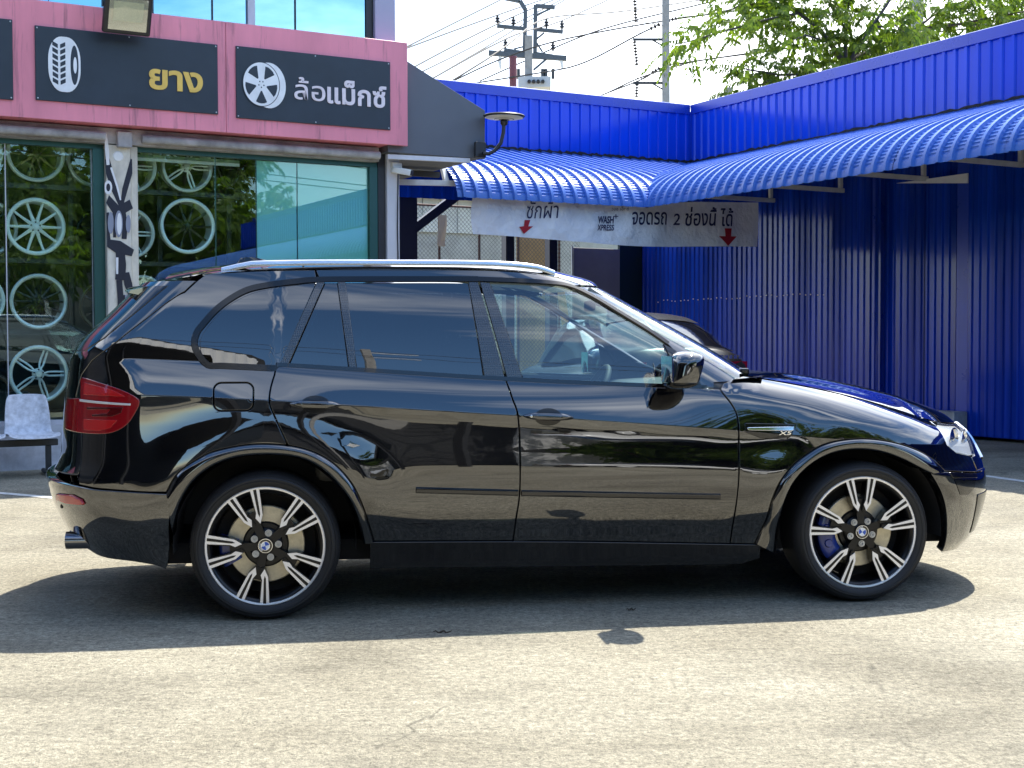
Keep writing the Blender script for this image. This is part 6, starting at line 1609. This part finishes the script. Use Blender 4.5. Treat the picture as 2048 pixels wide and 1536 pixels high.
# ================================================================== OTHER PARKED CARS
def simple_car(name, loc, heading, paint, label, badge=None):
    c = empty(name, loc, heading); tag(c, label, 'car')
    wl = pchip([(0, .62), (.12, .80), (.5, .87), (1.5, .89), (3.2, .88), (4.0, .80), (4.3, .66), (4.4, .45)])
    tb2 = pchip([(0, .98), (.06, 1.13), (.35, 1.19), (1.0, 1.13), (2.0, 1.06), (3.0, 1.02), (3.6, .95), (4.1, .84), (4.4, .62)])
    rows = []
    for i in range(45):
        x = 4.4 * i / 44; w, t = wl(x), tb2(x); row = []
        for j in range(-12, 13):
            a = j / 12 * pi * .5 * 1.25; ca_, sa_ = cos(a), sin(a)
            r = (abs(ca_) ** 3.4 + abs(sa_) ** 3.4) ** (-1 / 3.4)
            zc_, hh = (t + .28) / 2, (t - .28) / 2
            row.append((x, w * sa_ * r, zc_ + hh * ca_ * r))
        rows.append(row)
    mb = MB(); mb.grid(rows); b = mb.build('body', paint, c, smooth=70)
    roof = pchip([(.28, 1.17), (.6, 1.33), (1.0, 1.47), (1.5, 1.545), (2.0, 1.55), (2.5, 1.48), (3.05, 1.10)])
    rows = []
    for i in range(29):
        x = .28 + 2.77 * i / 28; t = roof(x); bz = tb2(x) - .06; w = .80 if .6 < x < 2.8 else .74; row = []
        for j in range(-10, 11):
            f = j / 10; s_ = abs(f); y = math.copysign(min(1, s_ * 1.35) if s_ < .55 else 1, f)
            if s_ < .55: q = s_ / .55; row.append((x, math.copysign(w * .72 * q, f), t - .05 * q ** 2.5))
            else: q = (s_ - .55) / .45; row.append((x, math.copysign(w * (.72 + .28 * q ** .8), f), lerp(t - .05, bz, q)))
        rows.append(row)
    mb = MB(); mb.grid(rows); mb.build('greenhouse', M['gloss_black'], c, smooth=60)
    rows = [[(x, y * .57, roof(x) + .006 - .045 * abs(y) ** 2.5) for y in (-1, -.7, -.35, 0, .35, .7, 1)] for x in [.95 + 1.4 * i / 12 for i in range(13)]]
    MB().grid(rows).build('roof', paint, c, smooth=60)
    for sg in (-1, 1):
        mb = MB(); rr2 = [(.0, sg * .80, .86), (.02, sg * .62, .92)]
        mb.grid([[(-.005 + .14 * q, sg * (.45 + .33 * q), z_) for q in (0, .5, 1)] for z_ in (.86, .94, 1.02)]); mb.build('taillight', M['red_lens'], c)
        mb = MB(); mb.grid([[(4.36 - .28 * q, sg * (.42 + .33 * q), z_) for q in (0, .5, 1)] for z_ in (.66, .74, .80)]); mb.build('headlight', M['headlamp'], c)
        for xo in (.85, 3.5):
            w = MB(); f_ = lambda a, b_, d: (xo + a, sg * (.885 - d), .32 + b_)
            w.lathe([(.20, .0), (.29, -.004), (.315, .03), (.32, .08), (.32, .2)], f_, 32); wo_ = w.build('tyre', M['rubber'], c, smooth=40)
            w = MB(); w.lathe([(.001, .015), (.05, .01), (.08, .03), (.17, .03), (.20, .0)], f_, 20); w.build('rim', M['alloy_silver'], wo_, smooth=30)
    mb = MB(); mb.box((.0, -.25, .62), (.03, .25, .76)); mb.build('number_plate', M['white'], c)
    if badge:
        for i in range(5): MB().box((-.016, -.42 - i * .055, 1.05), (.05, -.385 - i * .055, 1.085)).build('boot_badge', M['chrome'], c)
    return c
M['paint2'] = mat('dark_car_paint', (.004, .004, .006), .25, 0, .4)
M['paintw'] = mat('white_car_paint', (.75, .75, .74), .25, 0, .5, coat=.6)
hd = radians(106)
rear = atdepth(1372, 720, 14.2)
simple_car('parked_hatchback', (rear.x, rear.y, 0), hd, M['paint2'], 'dark hatchback in the shade between the SUV windscreen and the blue wall', True).scale = (1.0, 1.0, 1.05)
simple_car('parked_saloon', (4.6, -7.4, 0), radians(-14), M['paintw'], 'white car parked opposite, mirrored as a pale streak in the SUV doors')
simple_car('parked_saloon', (9.4, -4.6, 0), radians(-24), M['paintw'], 'white car parked far opposite beside the trees, mirrored in the front fender')

# ================================================================== CANOPY AND TREES OPPOSITE (seen only as reflections)
e0 = Vector((-5.2, 3.7, 0)); e1 = Vector((3.5, -6.1, 0)); ed = (e1 - e0).normalized(); EL = (e1 - e0).length
opp = empty('opposite_carport', e0, atan2(ed.y, ed.x)); tag(opp, 'dark open carport with white ribbed roof edge, mirrored in the tinted windows', 'carport')
# local x along the edge, local -y away from the yard
h_e = 4.3
rows = [[], []]
n_ = int(EL / .05)
for i in range(n_):
    yy = .03 if (i // 2) % 2 else 0
    rows[0].append((i * .05, yy, h_e - .12)); rows[1].append((i * .05, yy, h_e + .13))
MB().grid(rows).build('roof_edge', M['white'], opp)
M['carport_dark'] = mat('carport_panel', (.03, .032, .035), .8)
MB().box((0, -9, h_e + .14), (EL, -.02, h_e + .20)).build('roof_plate', M['carport_dark'], opp)
MB().box((0, -9, 0), (EL, -8.8, h_e + .13)).build('back_wall', M['carport_dark'], opp)
for i in range(5):
    x = .6 + i * (EL - 1.2) / 4
    MB().box((x - .08, -.5, 0), (x + .08, -.34, h_e - .13)).build('post', M['carport_dark'], opp)
def generic_tree(loc, seed, h, label, spread=3.2, lp=4):
    rnd = random.Random(seed); lim = [([(0, 0, 0), (.05, 0, h * .25), (.0, .1, h * .45)], [.22, .17, .13])]
    for i in range(13):
        a = 2 * pi * i / 13 + rnd.uniform(-.3, .3); el_ = rnd.uniform(.15, 1.1); L_ = spread * rnd.uniform(.7, 1.15)
        p0 = Vector((0, .1, h * rnd.uniform(.32, .5))); d = Vector((cos(a) * cos(el_), sin(a) * cos(el_), sin(el_)))
        lim.append(([p0, p0 + d * L_ * .35, p0 + d * L_ * .7 + Vector((0, 0, .1)), p0 + d * L_ + Vector((0, 0, -.15))], [.08, .05, .03, .012]))
        s_ = p0 + d * L_ * .55; d2_ = (d + Vector((rnd.uniform(-.8, .8), rnd.uniform(-.8, .8), rnd.uniform(-.2, .6)))).normalized()
        lim.append(([s_, s_ + d2_ * L_ * .3, s_ + d2_ * L_ * .55], [.03, .02, .01]))
    return tree('leafy_tree', loc, lim, label, seed, leaf_per=lp, group='trees opposite the shop', nl=6, ll=.26)
t0 = generic_tree((11.0, -9.0, 0), 21, 8.0, 'leafy tree opposite the shop, mirrored in the window left of the graffiti column', 3.6)
for (x, y, rz, sc, lab) in ((14.5, -13.5, 1.0, 1.05, 'leafy tree beside the far white car, mirrored in the left shop window'), (18.5, -16, 2.2, 1.2, 'tall leafy tree at the far end of the blue shed, mirrored in the shop glass'), (10.5, -17, 3.3, 1.1, 'leafy tree at the far corner of the carport'), (23, -22, 4.1, 1.25, 'tall leafy tree behind the two mirrored trees'), (15.5, -21, 5.3, 1.3, 'distant leafy tree beyond the end of the yard'), (22.5, -13, .4, 1.55, 'big leafy tree added past the end of the blue awning to darken the reflection in the right bay'), (28, -20, 1.7, 1.7, 'big leafy tree added far past the blue awning to darken the reflection above the roller blind')):  # the two largest trees are added to darken the right bay reflection
    c = copy_tree(t0); c.location = (x, y, 0); c.rotation_euler = (0, 0, rz); c.scale = (sc, sc, sc); c['label'] = lab
# pole and wires opposite
po = empty('utility_pole', (3.7, -15.5, 0)); tag(po, 'concrete pole with short crossarms opposite, mirrored in the rear door window', 'pole')
mb = MB(); mb.add([(-.16, -.16, 0), (.16, -.16, 0), (.16, .16, 0), (-.16, .16, 0), (-.11, -.11, 12), (.11, -.11, 12), (.11, .11, 12), (-.11, .11, 12)], [(0, 1, 5, 4), (1, 2, 6, 5), (2, 3, 7, 6), (3, 0, 4, 7), (4, 5, 6, 7)]); mb.build('pole_shaft', M['pole'], po)
for z_ in (11.6, 10.9): MB().bar((-.1, 0, z_), (1.3, 0, z_), .09).build('crossarm', M['steel'], po)
for z_, y_ in ((11.75, 0), (11.05, .2), (9.4, -.1), (9.1, .1), (8.3, 0), (8.0, .15)):
    mb = MB(); mb.tube([(3.7 - 45 + 90 * i / 30, -15.5 + y_, z_ - 1.0 * (1 - (abs(i / 15 - 1)) ** 2) * 0 + .8 * ((i / 15 - 1) ** 2)) for i in range(31)], .025, 5)
    tag(mb.build('power_cable', M['wirec'], None, smooth=60), 'overhead cable strung along the opposite pole, mirrored in the car windows', 'cable', 'cables mirrored in the windows')

# low hedge along the far end of the yard
hr = random.Random(5); hm = MB()
for i in range(1500):
    p = Vector((hr.uniform(0, 16), hr.uniform(-.6, .6), hr.uniform(.15, 1.35)))
    leaflets(hm, p, Vector((hr.gauss(0, 1), hr.gauss(0, 1), hr.gauss(.4, .6))), 3, .22, .14, .03, hr)
hg = empty('hedge', (9.0, -11.0, 0), radians(-35)); tag(hg, 'clipped green hedge opposite, mirrored low in the shop window', 'hedge')
hm.build('foliage', M['leaf'], hg, recalc=False)
for i in range(9):
    mb = MB(); mb.tube([(1 + i * 1.8, 0, 0), (1.1 + i * 1.8, .05, .5), (1 + i * 1.8, 0, 1.0)], [.03, .025, .01], 6); mb.build('stem', M['bark'], hg)

ob = empty('opposite_warehouse', (1.0, -17.5, 0), radians(-18)); tag(ob, 'long dark warehouse opposite, mirrored as the dark band in the SUV doors', 'building')
M['ware'] = mat('warehouse_sheet', (.028, .030, .034), .7)
MB().box((0, -8, 0), (34, -.25, 5.6)).build('wall', M['ware'], ob)
MB().box((-.4, -8.3, 5.6), (34.4, .5, 5.85)).build('roof', M['carport_dark'], ob)
for i in range(6):
    bevel(MB().box((1.5 + i * 5.6, -.246, .05), (5.2 + i * 5.6, -.16, 3.6)).build('shutter_door', M['plinth'] if i in (1, 4) else M['carport_dark'], ob), .02)

sh2 = empty('added_dark_block', (-13.0, -9.0, 0), 0); tag(sh2, 'unseen dark block added beside the yard to darken the reflection in the rear corner of the SUV', 'building')  # unseen building added to darken a pale reflection on the rear corner
MB().box((-6, 0, 0), (0, 21, 7.0)).build('wall', M['ware'], sh2)
MB().box((-6.3, -.3, 7.0), (.4, 21.3, 7.25)).build('roof', M['carport_dark'], sh2)
for i in range(5): bevel(MB().box((.002, .8 + i * 4.1, .05), (.08, 3.9 + i * 4.1, 3.0)).build('shutter_door', M['carport_dark'], sh2), .02)
